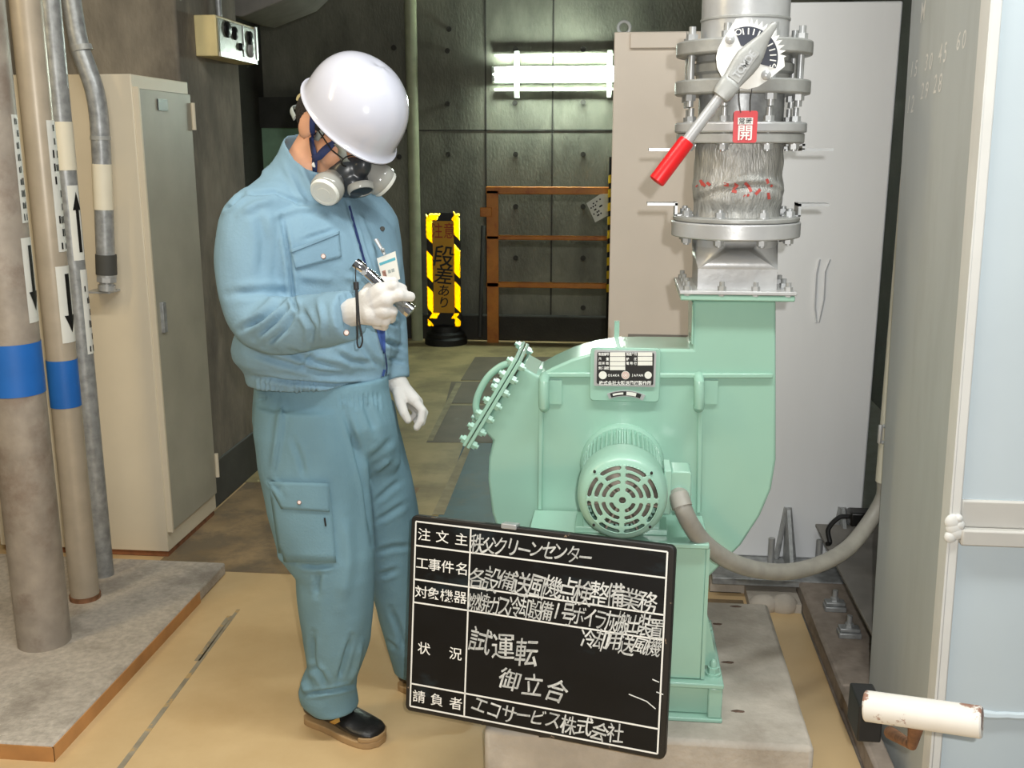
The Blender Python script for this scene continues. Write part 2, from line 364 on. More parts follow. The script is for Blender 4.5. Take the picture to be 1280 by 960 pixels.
def prism_sheet(name, poly, parent):                     # cube corner reflector sheet, clipped to a polygon in the plane y = YS
    g = MB(); e = .0075; R = V((1,1,1)).rotation_difference(V((0,-1,0))).to_matrix()
    ex_, ey_, ez_ = (R @ V(v)*e for v in ((1,0,0),(0,1,0),(0,0,1)))
    cen = sum(poly, V())/len(poly); rad = max((p-cen).length for p in poly)+.02; K = int(rad/e)+2
    for i in range(-K, K+1):
        for j in range(-K, K+1):
            p = cen+ex_*i+ey_*j-ez_*(i+j)
            if (p-cen).length > rad: continue
            for u, v in ((ex_, ey_), (ey_, ez_), (ez_, ex_)): g.face([p, p+u, p+u+v, p+v])
    bmesh.ops.remove_doubles(g.bm, verts=g.bm.verts, dist=1e-5)
    for p, q in zip(poly, poly[1:]+poly[:1]):
        nrm = V((q.z-p.z, 0, -(q.x-p.x)))
        if nrm.dot(cen-p) > 0: nrm = -nrm
        bmesh.ops.bisect_plane(g.bm, geom=g.bm.verts[:]+g.bm.edges[:]+g.bm.faces[:], plane_co=p, plane_no=nrm, clear_outer=True)
    me = bpy.data.meshes.new(name); g.bm.to_mesh(me); g.bm.free()
    o = bpy.data.objects.new(name, me); place(o, parent); me.materials.append(M['reflex']); return o
W_ = .046; yy = YS-.010
def P(x, z): return V((x, yy, z))
H_ = ztop-zbot
for sx in (-1, 1):
    x0 = xc-hw if sx < 0 else xc+hw-W_
    ys_ = ((267,297),(312,346),(357,385),(398,409)) if sx < 0 else ((264,292),(304,340),(350,383),(393,410))
    for ya, yb in ys_:
        za, zb_ = at(550, ya, YS).z, max(at(550, yb, YS).z, zbot)
        d = .05
        poly = [P(x0, za), P(x0+W_, za-d), P(x0+W_, zb_-d if zb_-d > zbot else zbot), P(x0, zb_)]
        prism_sheet('reflector', poly, S)
for xx0, xx1, zz0, zz1 in ((-.13, -.02, ztop-.055, ztop-.005), (.06, .13, ztop-.055, ztop-.005), (-.12, -.03, zi-.05, zi-.005), (.05, .12, zi-.05, zi-.005)):
    prism_sheet('reflector', [P(xc+xx0, zz0), P(xc+xx1-.03, zz0), P(xc+xx1, zz1), P(xc+xx0+.03, zz1)], S)
g = MB(); g.cyl((xc, YS+.06, .12), (xc, YS+.06, ztop-.1), .03, n=16); obj('pole', g, M['conc_base'], S)
g = MB(); g.lathe([(.01,0),(.165,0),(.165,.045),(.15,.06),(.15,.085),(.12,.10),(.115,.14),(.05,.16),(.01,.165)], (xc, YS+.06, 0.003), n=36); obj('foot', g, M['rubber'], S)

# beige tall cabinet behind the blower
a = at(768, 40, 4.0); xl, xr, zt = a.x, .32, a.z
B = thing('electrical_cabinet', 'tall beige cabinet behind the green blower and silver pipe', 'cabinet', ((xl+xr)/2, 4.0, 0))
g = MB(); g.box(xl, xr, 4.0, 4.45, .06, zt); obj('body', g, M['beige'], B, .004)
g = MB(); g.box(xl+.015, xr, 4.03, 4.44, 0, .06); obj('plinth', g, M['conc_base'], B)
g = MB(); p, q = at(788, 41, 3.99), at(850, 60, 3.99); g.box(p.x, q.x+.08, 3.985, 4.0, q.z, p.z); obj('top_panel', g, M['beige'], B, .003)
g = MB(); p = at(785, 418, 3.99); g.box(p.x, xr, 3.992, 4.0, p.z-.012, p.z); g.box(p.x, xr, 3.994, 4.0, p.z-.03, p.z-.024); obj('seam', g, M['mach_base'], B)
p = at(780, 36, 4.05); g = MB()
g.tube([(p.x+.022*_c(t*PI/8), 4.05, zt+.02+.022*_s(t*PI/8)) for t in range(17)], .006, 8); g.cyl((p.x, 4.05, zt-.01), (p.x, 4.05, zt+.004), .014, n=12)
obj('lifting_eye', g, M['zinc'], B)

# stainless tank wall right of the pipe
tx0, tx1, ty0 = .345, .868, 3.5; zt = at(972, 3, ty0).z
T = thing('steel_tank', 'large brushed steel tank wall behind the silver pipe, right of beige cabinet', 'tank', ((tx0+tx1)/2, ty0, 0))
g = MB(); g.box(tx0, tx1, ty0, ty0+.7, .08, zt); obj('shell', g, M['steel'], T, .006)
g = MB(); a, b = at(925, 735, 3.33), at(1052, 735, 3.33)
g.box(tx0, tx1+.0, 3.30, 3.56, .055, .08); obj('base_flange', g, M['galv'], T, .003)
g = MB(); g.box(tx0, tx1, 3.36, 4.2, 0, .055); obj('footing', g, M['conc_plinth'], T)
for x in (985, 1053):
    p = at(x, 635, 3.49); zf = .08
    g = MB(); g.prism([(p.x-.006, 3.5, p.z), (p.x-.006, 3.5, zf), (p.x-.006, 3.32, zf), (p.x-.006, 3.47, p.z)], (.012, 0, 0))
    g.cyl((p.x-.03, 3.49, zf), (p.x-.004, 3.495, p.z), .010, n=10); g.cyl((p.x+.03, 3.49, zf), (p.x+.004, 3.495, p.z), .010, n=10)
    obj('gusset', g, M['galv'], T)
for x in (964, 1024):
    p = at(x, 690, 3.4); g = MB(); g.cyl((p.x, 3.4, .08), (p.x, 3.4, .19), .011, n=12); g.cyl((p.x, 3.4, .08), (p.x, 3.4, .10), .022, n=6); obj('anchor_bolt', g, M['zinc'], T)
p = at(1026, 362, 3.495); g = MB(); g.tube([(p.x-.010, 3.5, p.z+.10), (p.x-.018, 3.497, p.z+.05), (p.x-.016, 3.497, p.z-.06), (p.x-.006, 3.5, p.z-.11)], .007, 8, flat=.5)
g.tube([(p.x+.024, 3.5, p.z+.10), (p.x+.010, 3.497, p.z+.06), (p.x+.012, 3.497, p.z-.03), (p.x+.002, 3.5, p.z-.11)], .006, 8, flat=.5); obj('weld_scar', g, M['steel'], T)

# locker on the left
K = thing('steel_locker', 'tall cream steel locker with shaded door beside the left pipes', 'cabinet', (-1.8, 3.46, 0))
zt = 1.735
g = MB(); g.box(-2.3, -1.638, 3.46, 3.93, .025, zt); obj('body', g, M['beige_cab'], K, .003)
g = MB(); g.box(-2.29, -1.645, 3.47, 3.92, 0.002, .03); obj('plinth', g, mat('rusted plinth', (132,84,52), .8, var=.2, scale=20), K)
d = obj('door', MB().box(-1.642, -1.624, 3.475, 3.915, .10, zt-.045), M['door_shaded'], K, .003)
g = MB(); g.box(-1.640, -1.618, 3.466, 3.476, .10, zt-.04); obj('door_edge', g, M['beige_cab'], d)
p, q = atx(202, 378, -1.62), atx(207, 415, -1.62)
g = MB(); g.box(-1.626, -1.612, p.y-.008, p.y+.02, q.z, p.z); obj('handle', g, M['galv'], d, .002)
p = atx(204, 132, -1.62); g = MB(); g.box(-1.626, -1.620, p.y-.04, p.y+.04, p.z-.018, p.z+.022); obj('name_plate', g, M['black'], d)
for y in (145, 590):
    p = atx(232 if y < 300 else 260, y, -1.62); g = MB(); g.cyl((-1.618, 3.918, p.z-.05), (-1.618, 3.918, p.z+.05), .008, n=10); obj('hinge', g, M['beige_cab'], K)
# small wall box (emergency light)
E_ = thing('emergency_light', 'small box light with warm lit yellow side mounted on the left concrete column', 'light', (-1.675, 4.15, 1.85))
g = MB(); g.box(-1.675, -1.585, 4.12, 4.575, 1.845, 2.0); obj('housing', g, M['warm_cream'], E_, .004)
g = MB(); g.box(-1.59, -1.580, 4.135, 4.56, 1.858, 1.99); obj('front_panel', g, mat('grey green panel', (120,124,112), .3), E_, .003)
g = MB(); g.box(-1.584, -1.576, 4.13, 4.575, 1.845, 1.862); g.box(-1.584, -1.576, 4.555, 4.575, 1.845, 2.0); g.box(-1.584,-1.576,4.40,4.408,1.862,1.99); obj('trim_frame', g, M['zinc'], E_)
for y, z, r, m in ((4.22,1.955,.032,'black'),(4.30,1.948,.026,'black'),(4.36,1.90,.016,'black'),(4.48,1.945,.030,'black'),(4.48,1.895,.028,'silver_dull')):
    g = MB(); g.lathe([(r,0),(r,.008),(r*.6,.014),(.001,.015)], (-1.580, y, z), (1,0,0), 18); obj('lamp_head', g, M[m], E_)
g = MB(); g.cyl((-1.65, 4.33, 2.0), (-1.65, 4.33, 3.6), .012, n=12); o = obj('wall_conduit', g, M['galv']); tag(o, 'thin metal conduit rising from the small wall box on the column', 'conduit')

# left curb
g = MB(); cx = -1.372
g.prism([(cx, 2.175, 0), (-2.75, 2.175, 0), (-2.75, 3.34, 0), (cx, 3.34, 0)], (0, 0, .045)); curb = struct('curb_left', g, M['conc_curb'], bevel=.008)
g = MB(); g.box(cx, cx+.003, 2.172, 3.1, 0, .040); g.box(-2.75, cx+.003, 2.171, 2.175, 0, .040); struct('trim_41', g, M['floor_edge'])
# pipes rising from the curb
def label_patch(name, c, r, z0, z1, a0, a1, m, parent, eps=.0015, n=10, label=None):
    g = MB(); rings = []
    for e in (0, 1):
        for t in ((0, 1) if e == 0 else (1, 0)):
            pass
    rows = [[V((c[0]+(r+eps)*_c(a0+(a1-a0)*i/n), c[1]+(r+eps)*_s(a0+(a1-a0)*i/n), z)) for i in range(n+1)] for z in (z0, z1)]
    g.loft(rows, cap=False, closed=False); return obj(name, g, m, parent, label=label)
def cam_ang(c): return math.atan2(-c[1], -c[0])
def side(c, r, px, y, Y=None):                                # angle on the pipe of photo column px at row y
    x0, _ = proj((c[0], c[1], at(px, y, c[1]).z)); d = (V((c[0], c[1], 0)).length)
    s = (px-x0)/(r*FPX/(V((c[0], c[1], at(px, y, c[1]).z))-EYEP).dot(FWD)); return cam_ang(c)+math.asin(max(-.98, min(.98, s)))
def zpx(c, r, px, y): return at(px, y, c[1]-r*.9).z
def arrow_on(c, r, z0, z1, am, wa, m, parent, up=False):
    hz = (z1-z0)*.30
    zt0, zt1 = (z0+hz, z1) if not up else (z0, z1-hz)
    g = MB()
    rows = [[V((c[0]+(r+.003)*_c(am+a), c[1]+(r+.003)*_s(am+a), z)) for a in (-wa*.4, -wa*.13, wa*.13, wa*.4)] for z in (zt0, zt1)]
    g.loft(rows, cap=False, closed=False)
    zb = zt0 if not up else zt1; tip = z0 if not up else z1
    rows = [[V((c[0]+(r+.003)*_c(am+a*q), c[1]+(r+.003)*_s(am+a*q), zb+(tip-zb)*(1-q))) for a in (-wa, -wa*.5, 0, wa*.5, wa)] for q in (1, .75, .5, .25, .02)]
    g.loft(rows, cap=False, closed=False); obj('flow_arrow', g, m, parent)
def text_strip(c, r, z0, z1, a0, a1, parent, n):
    label_patch('text_label', c, r, z0, z1, a0, a1, M['white'], parent)
    g = MB(); am, wd = (a0+a1)/2, (a1-a0)*.28
    for i in range(n):
        zz = z1-(z1-z0)*(i+.5)/n; h = (z1-z0)/n*.30
        for q in range(3):
            w0, w1 = -wd+wd*2*q/3, -wd+wd*2*(q+.7)/3
            if rnd.random() < .3: continue
            rows = [[V((c[0]+(r+.003)*_c(am+a), c[1]+(r+.003)*_s(am+a), z)) for a in (w0, w1)] for z in (zz-h, zz+h*rnd.uniform(.5,1))]
            g.loft(rows, cap=False, closed=False)
    obj('print_mark', g, M['ink'], parent)
c1, r1 = (-1.690, 2.70), .075
P1 = thing('vertical_pipe', 'thickest grey pipe with a blue band at far left edge', 'pipe', (c1[0], c1[1], .045))
g = MB(); g.cyl((*c1, .045), (*c1, 3.6), r1, n=48); obj('pipe_wall', g, M['pipe_grey'], P1)
label_patch('blue_band', c1, r1, zpx(c1, r1, 30, 498), zpx(c1, r1, 30, 433), 0, 2*PI, M['blue_band'], P1, n=48)
a0, a1 = side(c1, r1, 17, 210), side(c1, r1, 38, 210)
text_strip(c1, r1, zpx(c1, r1, 25, 281), zpx(c1, r1, 25, 142), a0, a1, P1, 9)
a0, a1 = side(c1, r1, 28, 350), side(c1, r1, 52, 350)+.2
label_patch('arrow_label', c1, r1, zpx(c1, r1, 36, 408), zpx(c1, r1, 36, 300), a0, a1, M['white'], P1)
arrow_on(c1, r1, zpx(c1, r1, 36, 394), zpx(c1, r1, 36, 310), (a0+a1)/2, (a1-a0)*.36, M['black'], P1)
c2, r2 = (-1.722, 3.005), .045
P2 = thing('vertical_pipe', 'cream pipe with a blue band, second from the left edge', 'pipe', (c2[0], c2[1], .045))
g = MB(); g.cyl((*c2, .045), (*c2, 3.6), r2, n=40); obj('pipe_wall', g, M['pipe_cream'], P2)
g = MB(); g.cyl((*c2, .045), (*c2, .06), r2+.004, n=40); obj('foot_ring', g, M['rust'], P2)
label_patch('blue_band', c2, r2, zpx(c2, r2, 77, 511), zpx(c2, r2, 77, 452), 0, 2*PI, M['blue_band'], P2, n=40)
a0, a1 = side(c2, r2, 64, 230), side(c2, r2, 74, 230)+.2
text_strip(c2, r2, zpx(c2, r2, 70, 316), zpx(c2, r2, 70, 150), a0, a1, P2, 10)
a0, a1 = side(c2, r2, 73, 380), side(c2, r2, 88, 380)+.15
label_patch('arrow_label', c2, r2, zpx(c2, r2, 80, 430), zpx(c2, r2, 80, 334), a0, a1, M['white'], P2)
arrow_on(c2, r2, zpx(c2, r2, 80, 418), zpx(c2, r2, 80, 344), (a0+a1)/2+.1, (a1-a0)*.36, M['black'], P2)
c3, r3 = (-1.752, 3.19), .034
P3 = thing('vertical_pipe', 'thin galvanised pipe with a white sleeve, third from the left edge', 'pipe', (c3[0], c3[1], .045))
g = MB(); g.cyl((*c3, .045), (*c3, 3.6), r3, n=32); obj('pipe_wall', g, M['galv'], P3)
label_patch('white_sleeve', c3, r3, zpx(c3, r3, 80, 213), zpx(c3, r3, 80, 152), 0, 2*PI, M['cream_band'], P3, n=32)
a0, a1 = side(c3, r3, 88, 280), side(c3, r3, 99, 280)+.15
label_patch('arrow_label', c3, r3, zpx(c3, r3, 93, 326), zpx(c3, r3, 93, 232), a0, a1, M['white'], P3)
arrow_on(c3, r3, zpx(c3, r3, 93, 316), zpx(c3, r3, 93, 240), (a0+a1)/2+.15, (a1-a0)*.36, M['black'], P3, up=True)
a0, a1 = side(c3, r3, 104, 390), side(c3, r3, 112, 390)+.2
text_strip(c3, r3, zpx(c3, r3, 108, 444), zpx(c3, r3, 108, 338), a0, a1, P3, 7)
Y4 = 3.40
P4 = thing('bent_conduit', 'bent metal conduit with cream sleeve entering the locker front', 'conduit', at(132, 350, Y4))
path = [at(x, y, Y4) for x, y in ((84,-60),(88,-10),(93,25),(100,60),(110,88),(118,112),(123,140),(126,180),(129,240),(132,322))]
def spline(pts, n=8):
    pts = [V(p) for p in pts]; out = []
    P_ = [pts[0]*2-pts[1]]+pts+[pts[-1]*2-pts[-2]]
    for i in range(1, len(P_)-2):
        for k in range(n):
            t = k/n; a, b, c, d = P_[i-1:i+3]
            out.append(.5*((2*b)+(c-a)*t+(2*a-5*b+4*c-d)*t*t+(3*b-a-3*c+d)*t**3))
    return out+[pts[-1]]
sp = spline(path); g = MB(); g.tube(sp, .031, 20); obj('conduit_wall', g, M['galv'], P4)
def seg(y0, y1): return [p for p in sp if y0 <= proj(p)[1] <= y1]
g = MB(); g.tube([at(127.2, 205, Y4), at(129.6, 262, Y4)], .0325, 20); obj('cream_sleeve', g, M['cream_band'], P4)
g = MB(); g.tube([at(101, 57, Y4), at(103, 64, Y4)], .034, 20); g.tube([at(125.4, 170, Y4), at(125.7, 175, Y4)], .033, 20); obj('joint_ring', g, M['silver_dull'], P4)
g = MB(); g.tube([at(132.5, 318, Y4), at(133.2, 343, Y4)], .035, 24); obj('coupling', g, M['conc_base'], P4)
g = MB()
for y0, y1, r in ((343,346,.033),(346,352,.034),(352,356,.024),(356,363,.029)): g.tube([at(133.5, y0, Y4), at(133.6, y1, Y4)], r, 8 if r > .033 else 20)
p = at(134, 362, 3.452); g.box(p.x-.045, p.x+.045, 3.38, 3.459, p.z-.004, p.z+.002); obj('gland', g, M['zinc'], P4)
def inst(name, me, loc, parent, rot=None):
    o = bpy.data.objects.new(name, me); place(o, parent); o.location = loc
    if rot is not None: o.rotation_euler = rot
    return o
def bvh_of(o):
    me = o.data; return BVHTree.FromPolygons([v.co for v in me.vertices], [tuple(p.vertices) for p in me.polygons])
def cast(bvh, x, y, eps=.002):
    d = ray(x, y).normalized(); h = bvh.ray_cast(EYEP, d)
    if h[0] is None: return None
    n = h[1] if h[1].dot(d) < 0 else -h[1]
    return h[0]+n*eps
def px_strip(name, lines, m, parent, bvh, wpx=2.2, eps=.002):
    # thin raised strips that follow polylines over a surface
    for ln in lines:
        g = MB(); L_, R_ = [], []
        P_ = [V((a, b, 0)) for a, b in ln]; pts = []
        for a, b in zip(P_, P_[1:]):
            n = max(1, int((b-a).length/4)); pts += [a.lerp(b, k/n) for k in range(n)]
        pts.append(P_[-1])
        for i, p in enumerate(pts):
            t = (pts[min(i+1, len(pts)-1)]-pts[max(0, i-1)]).normalized(); q = V((-t.y, t.x, 0))*(wpx/2)
            a, b = cast(bvh, p.x+q.x, p.y+q.y, eps), cast(bvh, p.x-q.x, p.y-q.y, eps)
            if a is None or b is None: continue
            L_.append(a); R_.append(b)
        if len(L_) > 1: g.loft([L_, R_], cap=False, closed=False); o = obj(name, g, m, parent)
    return o

M['chip_brown'] = mat('dark brown chip', (92,72,60), .8, var=.2, scale=60)
# ---------------------------------------------------------------- cement plinth under the blower
PZ = .2
g = MB(); g.box(-.278, .461, 2.103, 2.85, 0, PZ)
o = obj('machine_plinth', g, M['conc_plinth'], bevel=.012); tag(o, 'pale cement plinth on the floor under the green blower', 'plinth')
g = MB(); g.box(.461, .63, 3.22, 3.36, 0, .03); g.ball((.51, 3.235, .02), (.05, .03, .035)); g.ball((.575, 3.235, .02), (.045, .03, .04)); struct('trim_42', g, M['conc_plinth'])
for i, (x, y, l) in enumerate(((920, 758, 12), (897, 780, 9), (910, 828, 11), (922, 889, 11))):
    p = atz(x, y, PZ); g = MB(); g.loft([[V((r*_c(t*PI/8)*(1+.5*noise.noise(V((_c(t*PI/8)*2, _s(t*PI/8)*2, i*7.3)))), r*_s(t*PI/8)*(1+.6*noise.noise(V((_s(t*PI/8)*2+9, _c(t*PI/8)*2, i*3.1)))), h)) for t in range(16)] for r, h in ((.013, 0), (.009, .002), (.001, .0025))])
    me = g.done('chip'); 
    o = obj('plinth_chip', me, M['chip_brown']); o.location = (p.x, p.y, PZ); o.scale = (l/9, .5, .6)
    tag(o, 'rust brown chip mark on the cement plinth right of the green foot', 'stain', 'chips on the plinth')

# ---------------------------------------------------------------- green blower
YF, YB = 2.38, 2.545; XC, YC = .272, 2.46
BL = thing('blower', 'pale green centrifugal blower with motor standing on the cement plinth', 'blower', (.03, 2.4, PZ))
def c2(pts, Y=YF): return [at(x, y, Y) for x, y in pts]
body = [(866,376),(970,376),(970,575),(964,612),(950,645),(926,682),(888,720),(850,748),(800,764),(750,766),(700,752),(660,724),(630,684),(615,642),(610,600),(611,572),(616,551),
        (601,536),(652,458),(673,470),(690,460),(715,449),(742,441),(775,436.5),(800,436),(866,437)]
g = MB(); g.prism(c2(body), (0, YB-YF, 0)); casing = obj('casing', g, M['green'], BL, .006, 30)
def bar(x0, y0, x1, y1, wd=.012, dp=.010):
    a, b = at(x0, y0, YF), at(x1, y1, YF); t = (b-a).normalized(); q = V((t.z, 0, -t.x))*wd/2
    g = MB(); g.prism([a+q, b+q, b-q, a-q], (0, -dp, 0)); obj('stiffener', g, M['green'], BL, .003)
bar(678, 468, 743, 468); bar(819, 469, 966, 469); bar(677, 468, 675, 636, .012); bar(876, 468, 873, 640, .012); bar(866, 380, 865, 430, .004, .006)
for x in (680, 874):
    a, b = at(x, 478, YF-.03), at(x, 508, YF-.03); g = MB()
    g.tube([a+V((0,.03,.008)), a+V((0,.008,.004)), a, a.lerp(b,.5)+V((0,-.006,0)), b, b+V((0,.008,-.004)), b+V((0,.03,-.008))], .0125, 12); sg = 1
    q = at(x+sg*14, 490, YF); g.box(q.x-.016, q.x+.016, YF-.006, YF, b.z, a.z); obj('lifting_lug', g, M['green'], BL, .002)
# inspection hatch: two bolted plates on the neck, bent rod handle
a, b = at(588, 543, 2.46), at(651, 438, 2.46); ax = (b-a).normalized(); nrm = V((-ax.z, 0, ax.x))     # outward (up left)
if nrm.x > 0: nrm = -nrm
def plate(o0, th, y0, y1, e=0):
    g = MB(); p0, p1 = a-ax*e+nrm*o0, b+ax*e+nrm*o0
    q = [V((p.x, y0, p.z)) for p in (p0, p1, p1+nrm*th, p0+nrm*th)]; g.prism(q, (0, y1-y0, 0)); return g
obj('hatch_flange', plate(-.014, .009, YF-.028, YB+.028), M['green'], BL, .002)
hc = obj('hatch_cover', plate(-.003, .009, YF-.028, YB+.028), M['green'], BL, .002)
g = MB(); hb = MB()
me_b = None
Lh = (b-a).length
gb = MB(); Rm = V((0,0,1)).rotation_difference(nrm)
gb.cyl(nrm*.006, nrm*.014, .011, n=6); gb.cyl(nrm*.014, nrm*.020, .006, n=10); gb.cyl(nrm*-.014, nrm*-.024, .011, n=6); gb.cyl(nrm*-.024, nrm*-.030, .006, n=10)
me_b = gb.done('hatch_bolt'); smooth_mesh(me_b); me_b.materials.append(M['green'])
for i in range(7):
    p = a+ax*(Lh*(.05+.9*i/6)); inst('hatch_bolt', me_b, (p.x, YF-.016, p.z), BL)
    if i in (0, 3, 6): inst('hatch_bolt', me_b, (p.x, YB+.016, p.z), BL)
g = MB(); hp = [at(x, y, 2.44) for x, y in ((640,453),(626,458),(611,470),(600,488),(595,505),(597,520),(600,526))]
g.tube(spline(hp), .009, 12); obj('hatch_handle', g, M['green'], hc)
# name plate, direction plate
g = MB()
def rrect(x0, x1, z0, z1, r, n=5):
    out = []
    for cx_, cz_, a0 in ((x1-r, z1-r, 0), (x0+r, z1-r, PI/2), (x0+r, z0+r, PI), (x1-r, z0+r, 3*PI/2)):
        out += [(cx_+r*_c(a0+PI/2*i/n), cz_+r*_s(a0+PI/2*i/n)) for i in range(n+1)]
    return out
def rplate(x0, y0, x1, y1, Y, th, r):
    p, q = at(x0, y0, Y), at(x1, y1, Y); g = MB()
    g.prism([V((x, Y, z)) for x, z in rrect(p.x, q.x, q.z, p.z, r)], (0, th, 0)); return g
obj('plate_bracket', rplate(738, 434, 824, 503, YF-.012, .012, .010), M['green'], BL, .002)
npl = obj('name_plate', rplate(743, 437.5, 819, 484, YF-.017, .005, .004), M['zinc'], BL, label='silver bordered black name plate')
YN = YF-.0185
obj('plate_field', rplate(746.5, 440, 816.5, 481.5, YN, .002, .004), M['ink'], npl)
def npx(u, v): return at(730+u/12, 425+v/12, YN-.0008)
g = MB()
for u0, v0, u1, v1 in ((388,185,618,245),(388,252,618,318),(388,325,618,388),(388,395,618,452),(805,185,1025,240),(805,248,1025,312),(805,320,1025,382)):
    g = MB(); g.face([npx(u0, v0), npx(u1, v0), npx(u1, v1), npx(u0, v1)]); obj('plate_panel', g, M['white'], npl)
for u, v, r in ((282, 528, 60), (622, 528, 62), (962, 528, 55)): g = MB(); g.face([npx(u+r*_c(t*PI/12), v+r*_s(t*PI/12)) for t in range(24)]); obj('plate_disc', g, M['white'], npl)
g = MB()
su = (npx(100, 0)-npx(0, 0)).length/100
for chs, v, us in (('製造番号', 212, (237, 278, 318, 355)), ('風量', 285, (240, 352)), ('回転数', 350, (240, 296, 352)), ('気体温度', 420, (237, 278, 318, 355)), ('製造年月', 212, (655, 695, 735, 770)), ('静圧', 285, (655, 770)), ('電動機', 350, (655, 712, 770))):
    for ch, u in zip(chs, us): put(g, ch, npx(u, v), EX, EZ, 44*su, 50*su, .02)
for ch, u in zip('OSAKAJAPAN', (375, 412, 445, 480, 515, 725, 762, 800, 835, 870)): put(g, ch, npx(u, 530), EX, EZ, 44*su, 50*su, .02)
for i, ch in enumerate('株式会社大阪送風機製作所'): put(g, ch, npx(258+i*65.5, 645), EX, EZ, 66*su, 72*su, .02)
obj('lettering', g, M['paint_white'], npl)
g = MB()
for rr in (20, 38, 52):
    g.loft([[npx(622+q*_c(t*PI/12), 528+q*_s(t*PI/12))+V((0,-.0006,0)) for t in range(25)] for q in (rr-5, rr)], cap=False, closed=False)
obj('emblem', g, M['ink_red'], npl)
g = MB()
def arc_plate(g, r0, r1, a0, a1, Y, th):
    cz = at(780.5, 545, Y); s_ = su*12
    g.prism([V((cz.x+r*s_*_c(t), Y, cz.z+r*s_*_s(t))) for r, ts in ((r1, [a0+(a1-a0)*i/12 for i in range(13)]), (r0, [a1-(a1-a0)*i/12 for i in range(13)])) for t in ts], (0, th, 0))
arc_plate(g, 52, 59.5, 1.97, 1.14, YF-.016, .004); dp = obj('direction_plate', g, M['zinc'], BL)
g = MB(); arc_plate(g, 53, 58.5, 1.91, 1.22, YF-.0172, .001); obj('plate_field', g, M['ink'], dp)
g = MB(); arc_plate(g, 54.5, 57, 1.86, 1.62, YF-.0182, .001); arc_plate(g, 53.5, 58, 1.55, 1.33, YF-.0182, .001); obj('direction_arrow', g, M['white'], dp)
# motor
YM = 2.125; mc = at(778, 624, YM); mz, mx = mc.z, mc.x
R = 57*(mc-EYEP).dot(FWD)/FPX
MO = MB(); nf = 48; prof = []
for i in range(nf*4):
    t = 2*PI*i/(nf*4); prof.append((R*(.955 if i % 4 in (0, 1) else .875), t))
MO.loft([[V((mx+r*_c(t), y, mz+r*_s(t))) for r, t in prof] for y in (YM+.075, YF-.02)]); motor = obj('motor', MO, M['green_rough'], BL, ang=30)
g = MB(); g.lathe([(R*.45, YF), (R*1.02, YF), (R*1.02, YF-.016), (R*.97, YF-.024), (R*.5, YF-.024)], (mx, 0, mz), (0,1,0), 48, cap=False); obj('motor_flange', g, M['green'], motor)
g = MB(); g.lathe([(R*.99, .095), (R, .085), (R, .030), (R*.985, .018), (R*.94, .007), (R*.86, 0), (R*.80, -.002)], (mx, YM, mz), (0,1,0), 64, cap=False)
# pressed fan cover face with rows of curved slots
face_r = R*.80
sl = []                                                      # (r0, r1, a0, a1) slots
def gaps(n, off, gap): return [(off+2*PI*i/n+gap, off+2*PI*(i+1)/n-gap) for i in range(n)]
rings_def = [(.21,.30,gaps(4,0,.22)), (.37,.46,gaps(4,0,.13)), (.53,.62,gaps(8,0,.09)), (.69,.78,gaps(8,0,.07))]
NA = 192
def in_slot(rr, t):
    for r0, r1, gs in rings_def:
        if r0 < rr < r1:
            for a0, a1 in gs:
                tt = (t-a0) % (2*PI)
                if tt < a1-a0:
                    e = .5*(r1-r0)/((r0+r1)/2)              # rounded slot ends
                    q = min(tt, a1-a0-tt)/e; v = abs(rr-(r0+r1)/2)/(.5*(r1-r0))
                    return q > 1 or (1-q)**2+v*v < 1
    return False
rad = [.075]+[.075+(.80-.075)*i/58 for i in range(1, 59)]
grid = [[V((mx+R*r*_c(2*PI*k/NA), YM-.002-(.004*(1-(r/.8)**2)), mz+R*r*_s(2*PI*k/NA))) for k in range(NA)] for r in rad]
vs = [[g.bm.verts.new(p) for p in row] for row in grid]
for i in range(len(rad)-1):
    for k in range(NA):
        if not in_slot((rad[i]+rad[i+1])/2, 2*PI*(k+.5)/NA):
            g.bm.faces.new((vs[i][k], vs[i][(k+1) % NA], vs[i+1][(k+1) % NA], vs[i+1][k]))
fc = obj('fan_cover', g, M['green_rough'], motor, ang=40)
so = fc.modifiers.new('solid', 'SOLIDIFY'); so.thickness = .0022; so.offset = -1
g = MB(); g.lathe([(R*.09, .03), (R*.09, .02), (R*.80, .055), (R*.80, .06)], (mx, YM, mz), (0,1,0), 40)
for i in range(7):
    t = 2*PI*i/7; g.box(-.002, .002, .006, .045, R*.15, R*.82, Matrix.Translation((mx, YM, mz)) @ Matrix.Rotation(t, 4, 'Y'))
obj('cooling_fan', g, mat('worn fan metal', (150,140,128), .5, .3, var=.25, scale=24), motor)
for t in (.79, 2.36, 3.93, 5.5):
    g = MB(); g.cyl((mx+R*.9*_c(t)*.97, YM-.003, mz+R*.9*_s(t)*.97), (mx+R*.9*_c(t)*.97, YM+.01, mz+R*.9*_s(t)*.97), .003, n=10); obj('cover_screw', g, M['ink'], fc)
# terminal box
p, q = at(836, 589, 2.20), at(863, 640, 2.20)
g = MB(); g.prism([V((x, 2.20, z)) for x, z in rrect(p.x+.004, q.x, q.z, p.z, .008)], (0, .07, 0)); tb = obj('terminal_box', g, M['green'], motor, .003)
g = MB(); g.box(p.x-.010, p.x+.006, 2.19, 2.275, q.z-.004, p.z+.004); g.box(mx+R*.8, p.x, 2.21, 2.26, q.z+.02, p.z-.02); obj('box_base', g, M['green'], tb, .002)
